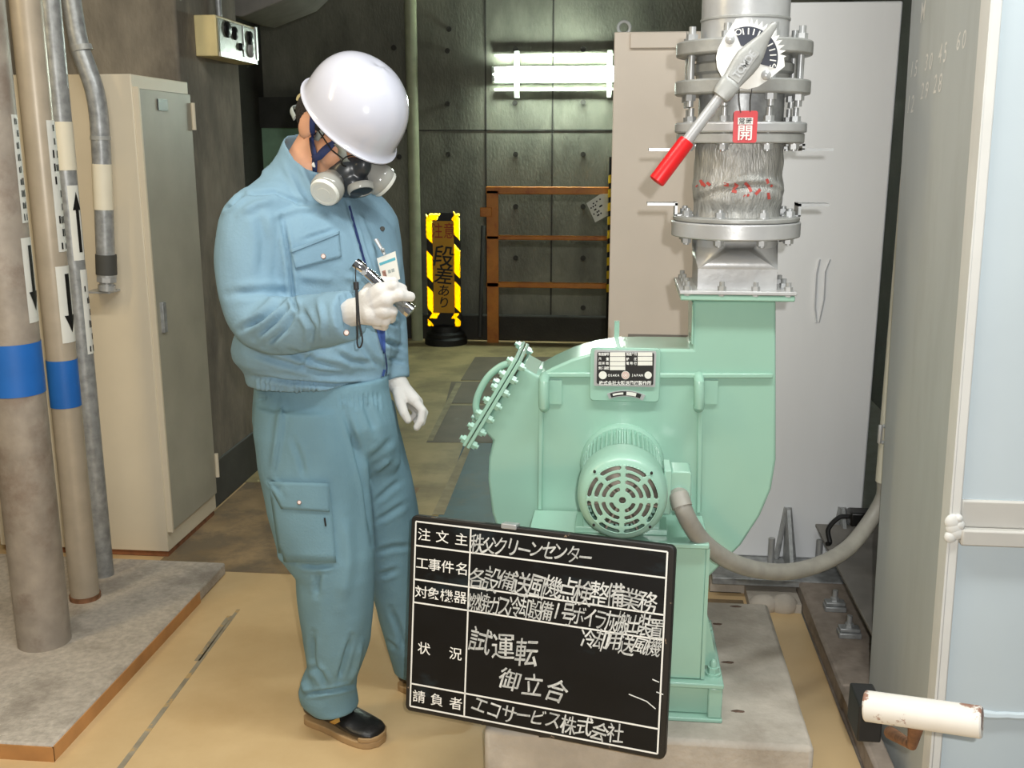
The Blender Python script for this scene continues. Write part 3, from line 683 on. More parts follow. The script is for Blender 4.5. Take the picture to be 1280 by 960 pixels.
# pedestal and base frame
PT = .637
g = MB(); g.box(-.187, .219, 2.185, 2.372, PT-.012, PT); g.box(-.172, .214, 2.20, 2.368, .30, PT-.012); ped = obj('pedestal', g, M['green'], BL, .003)
g = MB()
for x in (.214, .221): pass
g.prism([(.214, 2.25, .31), (.256, 2.25, .31), (.214, 2.25, .50)], (0, .012, 0)); g.prism([(.214, 2.20, .30), (.222, 2.20, .30), (.222, 2.20, .62), (.214, 2.20, .62)], (0, .02, 0)); obj('gusset', g, M['green'], ped)
g = MB(); g.box(-.09, .13, 2.41, 2.52, .29, .41); obj('rear_support', g, M['green'], BL)
for sx, sz in ((-1,1),(1,1)):
    g = MB(); x = mx+sx*.075; g.box(x-.03, x+.03, 2.23, 2.32, PT, PT+.014); g.box(x-.012, x+.012, 2.235, 2.315, PT+.012, mz-R*.6); obj('motor_foot', g, M['green'], motor, .002)
g = MB(); g.box(-.235, .266, 2.182, 2.52, .286, .298); g.box(-.235, .266, 2.182, 2.52, PZ, PZ+.010)
g.box(-.225, .235, 2.205, 2.50, PZ+.01, .286); g.box(.232, .264, 2.186, 2.51, PZ+.01, .286); g.box(-.233, -.20, 2.186, 2.51, PZ+.01, .286)
obj('base_frame', g, M['green'], BL, .003)
for x, y in ((.245, 2.23), (.245, 2.46), (-.215, 2.23), (-.215, 2.46)):
    g = MB(); g.cyl((x, y, .298), (x, y, .304), .018, n=16); g.cyl((x, y, .304), (x, y, .318), .014, n=6); g.lathe([(.008, 0), (.008, .012), (.004, .018), (.001, .019)], (x, y, .318), n=12); obj('anchor_bolt', g, M['green'], BL)
# outlet flange of the blower
zA = at(919, 377, 2.34).z
g = MB(); g.box(XC-.127, XC+.127, 2.345, 2.585, zA, zA+.013); obj('outlet_flange', g, M['green'], BL, .003)
p = at(771, 412, YB); g = MB(); g.box(p.x-.006, p.x+.006, YB-.02, YB-.008, at(771, 432, YB).z-.02, at(771, 400, YB).z); obj('gas_stub', g, M['green'], BL)

# ---------------------------------------------------------------- silver pipework above the blower
def flange_bolts(parent, z0, z1, rb, n=8, off=PI/8, long=.018, m='zinc', r=.0115, tail=.014, stud='zinc'):
    g = MB(); g.cyl((0,0,z1-z0), (0,0,z1-z0+.013), r, n=6); g.cyl((0,0,-.013), (0,0,0), r, n=6)
    g.cyl((0,0,-.013-tail), (0,0,z1-z0+.013+long), r*.58, n=12); g.cyl((0,0,z1-z0), (0,0,z1-z0+.002), r*1.25, n=16); g.cyl((0,0,-.002), (0,0,0), r*1.25, n=16)
    me = g.done('flange_bolt'); smooth_mesh(me); me.materials.append(M[m])
    for i in range(n):
        t = off+2*PI*i/n; inst('flange_bolt', me, (XC+rb*_c(t), YC+rb*_s(t), z0), parent)
zf = lambda y, Y=2.325: at(919, y, Y).z
# square to round transition
zB0, zB1 = zf(301), zf(281)
TR = thing('duct_transition', 'short silver square to round duct piece bolted on the green outlet', 'duct', (XC, YC, zA+.013))
zs0 = zA+.013
g = MB(); g.box(XC-.130, XC+.130, 2.342, 2.588, zs0+.001, zs0+.010); obj('square_flange', g, M['silver'], TR, .002)
zs1 = at(919, 337, 2.365).z; zs2 = at(919, 311, 2.37).z
g = MB(); hs, cr_ = .0885, .098
g.box(XC-hs, XC+hs, YC-hs, YC+hs, zs0+.01, zs1)
cor = [V((XC+sx*hs, YC+sy*hs, zs1)) for sx, sy in ((1,-1),(1,1),(-1,1),(-1,-1))]       # right front, right back ...
cp = lambda t: V((XC+cr_*_c(t), YC+cr_*_s(t), zs2))
for i in range(4):
    t0_ = -PI/2+i*PI/2; g.face([cor[i-1], cor[i], cp(t0_)])
    for k in range(10): g.face([cor[i], cp(t0_+PI/20*(k+1)), cp(t0_+PI/20*k)])
g.cyl((XC, YC, zs2), (XC, YC, zB0), cr_, n=40)
obj('duct_body', g, M['silver'], TR, ang=16)
g = MB(); g.cyl((XC, YC, zB0), (XC, YC, zB1), .147, n=64); obj('round_flange', g, M['silver'], TR, .003)
g = MB(); g.cyl((0,0,-.012),(0,0,.010),.0095,n=6); g.cyl((0,0,.010),(0,0,.020),.006,n=10); g.cyl((0,0,-.020),(0,0,-.012),.006,n=10)
me = g.done('square_bolt'); smooth_mesh(me); me.materials.append(M['zinc'])
me2 = me.copy(); me2.materials.clear(); me2.materials.append(M['silver_dull'])
for sx, sy in ((-.112,-.108),(-.035,-.108),(.04,-.108),(.112,-.108),(-.112,.10),(.112,.10),(-.112,-.04),(.112,-.04),(-.112,.03),(.112,.03),(-.04,.10),(.04,.10)):
    inst('flange_bolt', me if sx > 0 else me2, (XC+sx, YC+sy, zs0+.010), TR)
# canvas expansion joint
EJ = thing('expansion_joint', 'silver coated canvas sleeve with red marks between two bolted flanges', 'pipe sleeve', (XC, YC, zB1))
zt = zf(178); zb = zB1+.012
nA, nZ = 96, 40; rings = []
for j in range(nZ+1):
    u = j/nZ; z = zb+(zt-zb)*u; row = []
    for i in range(nA):
        t = 2*PI*i/nA
        r = .0965+.004*_s(u*PI)
        k = max(0, 1-u/.55)                                 # slack folds towards the bottom
        bul = math.exp(-((u-.30)/.16)**2)
        r += bul*.006*(1+.8*_s(t*2+4.2))+k*.005*_s(t*3+9*u)*bul
        dd = (t-(-PI/2-.95)); 
        fold = (u-.46)+.26*(_s((t+PI/2)*1.6+.6)+1)*.5
        r -= .010*math.exp(-((fold+.02)/.045)**2)*(1 if u < .6 else 0)*math.exp(-((t-3*PI/2+.1)/1.1)**2)
        r += .008*math.exp(-((fold-.035)/.05)**2)*math.exp(-((t-3*PI/2+.1)/1.1)**2)
        r += .003*noise.noise(V((_c(t)*5, _s(t)*5, u*6)))
        if u < .08: r = r*(u/.08)+.100*(1-u/.08)
        row.append(V((XC+r*_c(t), YC+r*_s(t), z)))
    rings.append(row)
g = MB(); g.loft(rings)
fab = mat('silver coated canvas', (172,172,168), .42, .35, var=.12, scale=14, bump=.5, bscale=46, stretch=(5,5,1))
cv = obj('canvas_sleeve', g, fab, EJ, ang=70)
bv = bvh_of(cv); marks = []
for pts in ([(878,228),(882,233)],[(876,225),(879,232)],[(884,228),(888,232)],[(865,237),(867,236)],[(871,232),(872,233)],[(905,230),(911,231)],[(918,230),(922,231),(917,237)],[(915,239),(921,240)],[(931,228),(936,234),(939,240)],[(944,243),(950,237)],[(958,224),(960,229)],[(963,231),(965,233)],[(960,241),(961,249)],[(930,244),(931,245)],[(934,243),(936,245)]):
    marks.append(pts)
px_strip('red_mark', marks, M['red_mark'], EJ, bv, 3.6, .0015)
zC0, zC1 = zf(179), zf(152)
g = MB(); g.cyl((XC, YC, zB1+.001), (XC, YC, zB1+.012), .144, n=64); obj('lower_ring', g, M['silver_dull'], EJ, .003)
g = MB(); g.cyl((XC, YC, zC0), (XC, YC, (zC0+zC1)/2-.001), .143, n=64); obj('upper_ring', g, M['silver_dull'], EJ, .003)
for zz, up in ((zC0-.004, -1), (zB1+.012, 1)):              # four Z shaped stay brackets
    for sx in (-1, 1):
        x = XC+sx*.130; zb_ = zz+up*.026
        if up < 0: zb_ = zz-.010
        g = MB(); x0, x1 = sorted((XC+sx*.136, XC+sx*.142)); g.box(x0, x1, YC-.03, YC+.03, min(zz, zb_), max(zz, zb_)+.004)
        x0, x1 = sorted((XC+sx*.136, XC+sx*.205)); g.box(x0, x1, YC-.03, YC+.03, zb_-.003, zb_+.003)
        x0, x1 = sorted((XC+sx*.10, XC+sx*.142)); g.box(x0, x1, YC-.03, YC+.03, zz-.002, zz+.003); obj('stay_bracket', g, M['zinc'], EJ)
flange_bolts(EJ, zB0, zB1+.012, .124, long=.006, tail=.004)
# butterfly damper valve with lever
DV = thing('damper_valve', 'silver damper valve with white quadrant plate and red handled lever', 'valve', (XC, YC, zC0))
zD0, zD1, zE0, zE1 = zf(116), zf(97), zf(65), zf(46)
g = MB(); g.cyl((XC, YC, (zC0+zC1)/2), (XC, YC, zC1), .147, n=64); obj('spool_flange', g, M['silver'], DV, .004)
g = MB(); g.cyl((XC, YC, zC1-.002), (XC, YC, zD0+.002), .095, n=56); obj('spool', g, M['galv'], DV)
g = MB(); g.cyl((XC, YC, zD0), (XC, YC, zD1), .150, n=64); obj('body_flange', g, M['silver_dull'], DV, .004)
g = MB(); g.lathe([(.104, zD1), (.104, zD1+.012), (.112, zD1+.018), (.112, zE0-.018), (.104, zE0-.012), (.104, zE0)], (XC, YC, 0), n=56); g.box(XC-.03, XC+.03, 2.31, 2.40, zD1+.005, zE0-.005); obj('body', g, M['silver_dull'], DV)
g = MB(); g.cyl((0,0,-.013),(0,0,0),.0125,n=6); g.cyl((0,0,zE1-zD0),(0,0,zE1-zD0+.014),.0125,n=6); g.cyl((0,0,-.026),(0,0,zE1-zD0+.030),.0078,n=12)
me = g.done('tie_bolt'); smooth_mesh(me); me.materials.append(M['zinc']); me3 = me.copy(); me3.materials.clear(); me3.materials.append(M['rust'])
for i in range(8):
    t = PI/8+2*PI*i/8; inst('tie_bolt', me, (XC+.128*_c(t), YC+.128*_s(t), zD0), DV)
flange_bolts(DV, zC0, zC1, .124, long=.018, tail=.004)
zp = lambda x, y, Y=2.29: at(x, y, Y)
YQ = 2.285
cx_, cy_ = 934.5, 71
qp = [(920,23.5),(934,23.5)]
for k in range(0, 11):
    t = math.radians(84-8.3*k); qp += [(cx_+40.5*_c(t+.06), cy_-40.5*_s(t+.06)), (cx_+48.5*_c(t), cy_-48.5*_s(t))]
qp += [(980,72),(981,83),(958,101.5),(947,108.5),(935,111.5),(922,110),(911,104.5),(902,96),(896.5,85),(895,72),(897.5,61),(903,50)]
g = MB(); g.prism([at(x, y, YQ) for x, y in qp], (0, .004, 0)); qd = obj('quadrant_plate', g, M['paint_white'], DV, label='white toothed quadrant plate')
g = MB()
sec = [(cx_+38*_c(math.radians(a)), cy_-38*_s(math.radians(a))) for a in range(116, -23, -6)]+[(950,80),(946,68),(938,60),(926,57)]
g.prism([at(x, y, YQ-.0012) for x, y in sec], (0, .0012, 0)); obj('scale_field', g, mat('navy field', (30,36,52), .4), qd)
g = MB()
for a in range(100, -11, -12):
    t = math.radians(a); q = [(cx_+r*_c(t)+w_*_s(t), cy_-r*_s(t)+w_*_c(t)) for r, w_ in ((28,-.8),(28,.8),(36,.8),(36,-.8))]
    g.face([at(x, y, YQ-.002) for x, y in q])
pxm = (at(901, 70, YQ)-at(900, 70, YQ)).length
put(g, 'O', at(923, 40, YQ-.002), EX, EZ, 11*pxm, 11*pxm, .01, rot=.45); put(g, 'S', at(966, 82.5, YQ-.002), EX, EZ, 11*pxm, 11*pxm, .01, rot=-1.2)
obj('scale_marks', g, M['paint_white'], qd)
for x, y in ((912.5, 49), (957.5, 94)):
    g = MB(); p = at(x, y, YQ); g.lathe([(.0105, 0), (.009, .005), (.004, .008), (.001, .0085)], p, (0,-1,0), 16); obj('rivet', g, M['silver'], qd)
# lever
tipp, endp = V((967, 32)), V((820.5, 227)); dv = (endp-tipp); Ln = dv.length; dv /= Ln
def lev(s, off, Y): p = tipp+dv*s; return at(p.x+dv.y*-off*1.0, p.y+dv.x*off, Y)
def lev_ring(s, hw, Y, th, n=20, p=3.0):
    c0 = lev(s, 0, Y); c1 = lev(s, hw, Y); wv = c1-c0; out = []
    for i in range(n):
        t = 2*PI*i/n; a_, b_ = _c(t), _s(t); k = (abs(a_)**p+abs(b_)**p)**(-1/p)
        out.append(c0+wv*(a_*k)+V((0, th*b_*k, 0)))
    return out
g = MB(); g.loft([lev_ring(s, h, Y, t) for s, h, Y, t in ((-3,3,2.262,.004),(0,4.5,2.262,.006),(18,7,2.262,.008),(40,14,2.258,.011),(52,16.5,2.256,.012),(64,16,2.254,.012),(84,13,2.252,.011),(88,12.5,2.251,.012),(90,13.5,2.25,.016),(106,13,2.247,.017),(111,11,2.246,.016),(113,7,2.246,.010))])
lv = obj('lever', g, M['silver_dull'], DV, ang=40, label='grey lever arm')
g = MB(); g.tube([lev(108, 0, 2.247), lev(182, 0, 2.235)], .0118, 18); obj('lever_rod', g, M['silver'], lv)
g = MB(); pts = [lev(s, 0, 2.247-.012*(s-108)/74) for s in (180, 184, 236, 243, 244.5)]; g.tube(pts, [.0165, .0175, .0178, .0178, .014], 22); obj('grip', g, M['red'], lv, label='red plastic grip')
ue = (lev(40, 0, 2.24)-lev(80, 0, 2.24)).normalized(); ve = V((0,-1,0)).cross(ue); ve = -ve if ve.z < 0 else ve
g = MB(); hp_ = [lev(38, -7, 2.2425), lev(38, 7, 2.2425), lev(84, 8, 2.2395), lev(84, -8, 2.2395)]; g.prism(hp_, (0, .004, 0)); obj('raised_pad', g, M['silver_dull'], lv)
g = MB()
for i, ch in enumerate('TOMOE'): put(g, ch, lev(76-i*8, 0, 2.2382), ue, ve, .020, .022, .02)
obj('embossed_lettering', g, M['galv'], lv)
g = MB(); g.cyl(at(936, 70, 2.25), at(936, 70, 2.36), .012, n=20); obj('spindle', g, M['silver'], DV)
# upper pipe
UP = thing('outlet_pipe', 'upper silver pipe rising from the damper out of the top edge', 'pipe', (XC, YC, zE0))
g = MB(); g.cyl((XC, YC, zE0), (XC, YC, zE1), .150, n=64); obj('pipe_flange', g, M['silver_dull'], UP, .004)
g = MB(); g.cyl((XC, YC, zE1-.002), (XC, YC, 3.6), .0965, n=56); obj('pipe_wall', g, M['silver'], UP)
zz = at(921, 21, 2.36).z; g = MB(); g.ring((XC, YC, zz), .096, .0985, .006, n=56); obj('seam_ring', g, M['silver_dull'], UP, .002)
# red OPEN tag on its wires
p, q = at(917.5, 138.5, 2.30), at(945.5, 178.5, 2.30)
TG = thing('valve_tag', 'small red tag with white lettering hanging on wires below the lever', 'tag', ((p.x+q.x)/2, 2.30, p.z))
g = MB(); g.prism([V((x, 2.30, z)) for x, z in rrect(p.x, q.x, q.z, p.z, .005)], (0, .002, 0)); obj('tag_plate', g, M['tag_red'], TG)
g = MB(); cxx = (p.x+q.x)/2
pxm = (q.x-p.x)/28; put(g, '開', (cxx, 2.2985, at(931, 166, 2.30).z), EX, EZ, 19*pxm, 19*pxm, .014)
b0, b1 = at(922.5, 147, 2.2985), at(941, 155.5, 2.2985); g.face([V((b0.x, 2.2988, b0.z)), V((b1.x, 2.2988, b0.z)), V((b1.x, 2.2988, b1.z)), V((b0.x, 2.2988, b1.z))]); obj('lettering', g, M['paint_white'], TG)
g = MB(); zc = (b0.z+b1.z)/2
for i, ch in enumerate('常時'): put(g, ch, (cxx-.0075+.015*i, 2.298, zc), EX, EZ, .014, .014, .01)
obj('small_lettering', g, M['ink'], TG)
g = MB()
for a_, b_ in (((926, 141), (924, 111)), ((938, 140), (940, 110))): g.tube([at(*a_, 2.299), at((a_[0]+b_[0])/2-1, (a_[1]+b_[1])/2, 2.297), at(*b_, 2.30)], .0009, 6)
obj('wire', g, M['conc_base'], TG)

# ---------------------------------------------------------------- conduits on the right
cx0 = at(1106, 600, 2.68)
FC = thing('flexible_conduit', 'thick grey flexible conduit sagging from the motor box to the right', 'conduit', at(850, 622, 2.2))
pp = [(849,621,2.195),(853,634,2.18),(863,655,2.19),(880,678,2.22),(910,700,2.27),(945,712,2.34),(985,714.5,2.42),(1025,705,2.50),(1060,685,2.58),(1086,654,2.65)]
sp = spline([at(*q) for q in pp]+[cx0+V((0,0,-.05)), cx0]); g = MB(); g.tube(sp, .0205, 20); obj('hose', g, M['conduit'], FC)
g = MB(); g.tube([at(848,618,2.215), at(849.5,623,2.188), at(853,634,2.178)], .0225, 20); g.tube([at(847.5,617,2.222), at(848,618,2.21)], .029, 8); obj('hose_connector', g, M['conduit'], FC)
o = thing('rigid_conduit', 'beige vertical conduit running up the back edge of the right machine', 'conduit', cx0)
g = MB(); g.cyl(cx0+V((0,0,-.004)), (cx0.x, cx0.y, 3.6), .0235, n=24); obj('conduit_wall', g, mat('beige conduit paint', (206,202,184), .45, var=.02), o)
zc = at(1110, 543, 2.66).z; g = MB()
for dz in (-.022, .022): g.tube([(cx0.x-.02, cx0.y-.02, zc+dz), (cx0.x+.0, cx0.y-.034, zc+dz), (cx0.x+.03, cx0.y-.03, zc+dz)], .005, 8)
g.tube([(cx0.x-.026, cx0.y-.016, zc-.024), (cx0.x-.027, cx0.y-.02, zc), (cx0.x-.026, cx0.y-.016, zc+.024)], .006, 8); obj('clamp', g, M['zinc'], o)

# ---------------------------------------------------------------- right hand machine
X0, YA, YZ = .680, 2.06, 2.60
MC = thing('machine_housing', 'large pale grey machine housing filling the right edge', 'machine', (X0+.4, 2.3, 0))
g = MB(); g.box(X0, 1.5, YA+.02, YZ, .02, 2.6); obj('housing', g, M['mach_side'], MC)
g = MB(); g.box(X0+.022, 1.5, YA+.012, YA+.03, .02, 2.6); obj('front_panel', g, M['mach_front'], MC)
g = MB(); g.box(X0-.003, X0+.022, YA, YA+.03, .02, 2.6); g.box(X0-.003, X0+.006, YA, YA+.05, .02, 2.6); obj('corner_frame', g, M['mach_white'], MC, .004)
p = at(1230, 627, YA); q = at(1230, 661, YA); r_ = at(1230, 681, YA)
g = MB(); g.box(X0+.022, 1.5, YA+.004, YA+.02, q.z, p.z); g.box(X0+.022, 1.5, YA-.012, YA+.02, r_.z, q.z); obj('front_rail', g, mat('grey rail', (188,186,180), .5, var=.02, rgb2=(196,150,84), thr=(.72,.74), sc2=14), MC, .004)
p = at(1188, 660, YA-.005); g = MB()
for dx, dz, r in ((0,.012,.017),(.008,-.010,.016),(-.003,-.020,.013),(.012,.006,.012),(.004,.0,.018),(.010,.020,.009)): g.ball((p.x+dx, YA-.002, p.z+dz), (r, .008, r))
obj('weld_bead', g, M['mach_white'], MC)
p = at(1245, 897, YA-.0); g = MB(); g.tube([(X0+.05+.02*i, YA+.01+.002*rnd.random(), p.z+.002*rnd.uniform(-1,1)) for i in range(38)], [.008+.003*rnd.random() for i in range(38)], 8); obj('weld_bead', g, M['mach_front'], MC)
g = MB()                                                     # chalk figures on the side face
EYm = V((0,-1,0))
for s, x, y, hh in (('15',1150,86,.050),('30',1169,77,.050),('45',1187,66,.055),('60',1211,50,.050),('12',1145,130,.055),('29',1163,113,.050),('28',1180,104,.055),('M',1163,14,.060)):
    for i, ch in enumerate(s):
        p = atx(x, y, X0-.0008); put(g, ch, p+EYm*((i-(len(s)-1)/2)*.034), EYm, EZ, .046, hh, .004, rot=rnd.uniform(-.1,.12), shear=.2)
obj('chalk_figures', g, M['chalk_grey'], MC)
for ob in MC.children:                                       # the housing leans very slightly towards the passage
    for v in ob.data.vertices: v.co.x -= (v.co.z-1.0)*.020
# chipped white handle low in front of the machine
h0, h1 = at(1081, 882, 1.80), at(1228, 903, 1.72)
HD = thing('pull_handle', 'chipped white painted round handle low in front of the right machine', 'handle bar', h0.lerp(h1, .5))
g = MB(); dd = (h1-h0).normalized(); g.tube([h0, h0+dd*.003, h1-dd*.003, h1], [.026, .0285, .0285, .026], 28); obj('grip_tube', g, M['chip_white'], HD)
m_ = h0.lerp(h1, .48); g = MB(); g.tube([m_+V((0,.01,-.02)), m_+V((0.005,.04,-.09)), V((m_.x+.04, YA+.0, m_.z-.22))], [.016, .009, .014], 12); obj('stem', g, M['rust'], HD)
p, q = at(1066, 862, 1.90), at(1092, 908, 1.90); g = MB(); g.box(p.x, q.x, 1.84, 1.93, q.z, p.z); obj('black_block', g, M['rubber'], HD, .004)  # plain black block behind the left end of the grip
# curb, base slab, clips and sensor between plinth and machine
g = MB(); g.box(.632, .80, 2.62, 3.36, 0, .075); g.box(.632, .68, 2.2, 2.62, 0, .075); struct('curb_right', g, mat('pinkish cement', (150,138,126), .9, var=.08, scale=30, bump=.2), bevel=.008)
g = MB(); g.box(.802, 1.5, 2.62, 3.45, 0, .21); struct('floor_slab', g, M['conc_base'])  # dark colour paints in the shadow beneath the deck plate
g = MB(); g.box(.706, 1.5, 2.62, 3.47, .211, .222); o = obj('deck_plate', g, M['mach_base'], bevel=.002); tag(o, 'grey steel deck plate on the floor behind the right machine, under the black sensor', 'plate')
for x, y in ((1043, 762), (1061, 795)):
    p = atz(x, y, .075); g = MB(); g.box(p.x-.033, p.x+.033, p.y-.022, p.y+.022, .075, .092); g.box(p.x-.030, p.x+.030, p.y-.015, p.y+.02, .092, .104)
    cl = obj('rail_clip', g, M['galv'], bevel=.003); tag(cl, ('farther' if y < 780 else 'nearer')+' of two small galvanised clips on the curb beside the right machine', 'clip', 'clips on the curb')
    g = MB(); g.cyl((p.x, p.y+.006, .104), (p.x, p.y+.006, .114), .013, n=6); g.cyl((p.x, p.y+.006, .11), (p.x, p.y+.006, .138), .008, n=12); obj('bolt', g, M['zinc'], cl)
p = at(1073, 646, 3.2); SN = thing('sensor_box', 'small black sensor with bent cable behind the grey conduit', 'sensor', (p.x, 3.2, p.z))
g = MB(); g.box(p.x-.03, p.x+.05, 3.17, 3.23, p.z-.024, p.z+.022); obj('case', g, M['black'], SN, .006)
g = MB(); g.tube(spline([(p.x-.028, 3.2, p.z), (p.x-.06, 3.2, p.z-.005), (p.x-.09, 3.2, p.z-.045), (p.x-.085, 3.19, p.z-.085), (p.x-.095, 3.18, p.z-.088)]), .0075, 10); obj('cable', g, M['rubber'], SN)
g = MB(); g.tube(spline([(p.x+.02, 3.2, p.z-.02), (p.x-.01, 3.18, p.z-.09), (p.x-.06, 3.15, p.z-.14), (p.x-.06, 3.15, .232)]), .007, 8); obj('stand_rod', g, M['rubber'], SN)

# ---------------------------------------------------------------- chalkboard
tl, tr_, br, bl = V((-.461,2.228,.666)), V((.136,2.063,.679)), V((.126,1.989,.220)), V((-.472,2.155,.207))
U = ((tr_-tl)+(br-bl)).normalized(); D = ((bl-tl)+(br-tr_)).normalized(); D = (D-U*D.dot(U)).normalized(); NB = D.cross(U)
if NB.y > 0: NB = -NB
BW, BH = .62, .465; O_ = (tl+tr_+br+bl)/4-U*BW/2-D*BH/2
def bp(u, v, e=0): return O_+U*u+D*v+NB*e
CB = thing('chalkboard', 'black chalkboard with white ruled lines and handwriting leaning before the blower', 'chalkboard', bp(BW/2, BH, -.01))
def brect(u0, u1, v0, v1, e, th, r):
    g = MB(); g.prism([bp(u, v, e) for u, v in rrect(u0, u1, v0, v1, r)], -NB*th); return g
obj('frame', brect(0, BW, 0, BH, 0, .020, .014), M['board_frame'], CB, .003)
obj('writing_surface', brect(.010, BW-.013, .010, BH-.010, .0012, .002, .006), M['board'], CB)
x0, x1, y0, y1 = .0135, .604, .0135, .452; XD = .152
rows = [y0+(y1-y0)*f for f in (.128, .310, .434, .876)]
g = MB()
def ln(u0, v0, u1, v1, wd=.0036):
    a_, b_ = bp(u0, v0, .0018), bp(u1, v1, .0018); t = (b_-a_).normalized(); q = t.cross(NB)*wd/2; g.prism([a_+q, b_+q, b_-q, a_-q], -NB*.0008)
for v in [y0, y1]+rows: ln(x0, v, x1, v)
for u in (x0, x1, XD): ln(u, y0, u, y1)
obj('ruled_line', g, M['paint_white'], CB)
cs = .034
tops = [y0]+rows; bots = rows+[y1]
for s, k in (('注文主', 0), ('工事件名', 1), ('対象機器', 2), ('状況', 3), ('請負者', 4)):
    n = len(s); uu = {2: (.045, .125), 3: (.036, .082, .130), 4: (.033, .065, .098, .132)}[n]; vv = (tops[k]+bots[k])/2
    if k == 3: vv += .008
    g = MB()
    for ch, u in zip(s, uu): put(g, ch, bp(u, vv, .0022), U, -D, cs, cs*.9, .006)
    obj('printed_heading', g, M['paint_white'], CB)
def hand(s, u0, u1, v, h, slope=0.0, wk=1.25, bold=0.0):
    g = MB(); n = len(s); drift = 0
    for i, ch in enumerate(s):
        u = u0+(u1-u0)*(i+.5)/n; ww = (u1-u0)/n*wk; k = rnd.uniform(.82, 1.14); drift = .5*drift+rnd.uniform(-.004, .004)
        rt_, sh = rnd.uniform(-.16, .10), rnd.uniform(.05, .34)
        for e in range(2):                                  # two passes of the chalk, not quite on each other
            put(g, ch, bp(u+e*rnd.uniform(-.0010, .0010), v+slope*i/n+drift+e*rnd.uniform(-.0012, .0012), .0022), U, -D, ww*rnd.uniform(.94, 1.04), h*k, bold, rot=rt_+e*rnd.uniform(-.03, .03), shear=sh)
    obj('chalk_writing', g, M['chalk'], CB)
hand('秩父クリーンセンター', .155, .440, .045, .048)
hand('各設備送風機点検整備業務', .154, .585, .123, .058)
hand('燃焼ガス冷却設備1号ボイラ灰搬出装置', .154, .602, .180, .052, wk=1.3)
hand('冷却用送風機', .425, .598, .222, .048)
hand('試運転', .158, .325, .270, .060, .012, wk=1.05)
hand('御立合', .232, .400, .348, .060, .012, wk=.95)
hand('エコサービス株式会社', .172, .528, .421, .044, .006, wk=1.1)
g = MB()
for (u0, v0), (u1, v1) in (((.535,.333),(.575,.342)),((.575,.342),(.595,.355)),((.415,.203),(.422,.203)),((.585,.292),(.60,.296)),((.595,.318),(.61,.321))): 
    g = MB(); ln(u0, v0, u1, v1, .0022); obj('chalk_scratch', g, M['chalk'], CB)
g = brect(.225, .262, -.006, .006, .003, .026, .003); obj('clip', g, M['zinc'], CB, .002, label='small silver metal clip')
g = MB()
for u in (.20, .34): a_ = bp(u, BH-.02, -.018); g.box(a_.x-.012, a_.x+.012, a_.y, a_.y+.03, PZ, a_.z)
obj('rear_foot', g, M['black'], CB)
# ---------------------------------------------------------------- the worker
def cloth(name, rgb, bump=.12):
    return mat(name, rgb, .85, var=.04, scale=7, bump=bump, bscale=170, spec=.25)
M['jacket'] = cloth('pale blue work jacket', (126,157,175))
M['trousers'] = cloth('blue work trousers', (112,146,160))
M['lining'] = mat('royal blue lining', (58,86,150), .8)
M['skin'] = mat('skin', (214,160,128), .5, var=.04, scale=20, bump=.05)
M['hair'] = mat('dark hair', (30,26,24), .6, var=.3, scale=60, bump=.5, bscale=200)
M['helmet'] = mat('white helmet shell', (200,202,214), .14, var=.005, scale=3, coat=.4, rgb2=(150,150,150), thr=(.76,.78), sc2=16)
M['glove'] = mat('white cotton glove', (206,204,200), .95, var=.02, scale=20, bump=.12, bscale=320, spec=.2)
M['strap_navy'] = mat('navy strap', (34,50,98), .7, var=.05)
M['strap_grey'] = mat('grey strap', (160,168,164), .6, var=.04)
M['mask_clear'] = mat('clear grey mask plastic', (160,160,154), .15, var=.05)
M['mask_rubber'] = mat('dark mask rubber', (52,56,60), .32, var=.08, scale=9)
M['shoe'] = mat('black shoe leather', (24,22,22), .4, var=.15, scale=20, bump=.15)
M['sole'] = mat('tan crepe sole', (168,138,98), .7, var=.08, scale=20)
M['shoe_trim'] = mat('ochre shoe trim', (196,150,72), .6)
M['chrome'] = mat('chrome', (225,225,228), .1, 1, var=.01)
M['lens'] = mat('clear lens', (200,205,210), .05)

def fuse(g, voxel, smooth=4, fac=.5):
    me = g.done('fuse') if isinstance(g, MB) else g
    o = bpy.data.objects.new('fuse', me); C.objects.link(o)
    r = o.modifiers.new('r', 'REMESH'); r.mode = 'VOXEL'; r.voxel_size = voxel
    s = o.modifiers.new('s', 'SMOOTH'); s.factor = fac; s.iterations = smooth
    out = bpy.data.meshes.new_from_object(o.evaluated_get(bpy.context.evaluated_depsgraph_get()))
    bpy.data.objects.remove(o); return out
def arrays(me):
    n = len(me.vertices); co = np.empty(n*3); me.vertices.foreach_get('co', co); no = np.empty(n*3)
    me.vertices.foreach_get('normal', no); return co.reshape(-1, 3), no.reshape(-1, 3)
NF, NR, NU = np.array(FWD), np.array(RGT), np.array(UPV)
def npproj(co):
    v = co-np.array(EYEP); d = v @ NF; return np.stack([640+FPX*(v @ NR)/d, 480-FPX*(v @ NU)/d], 1), d
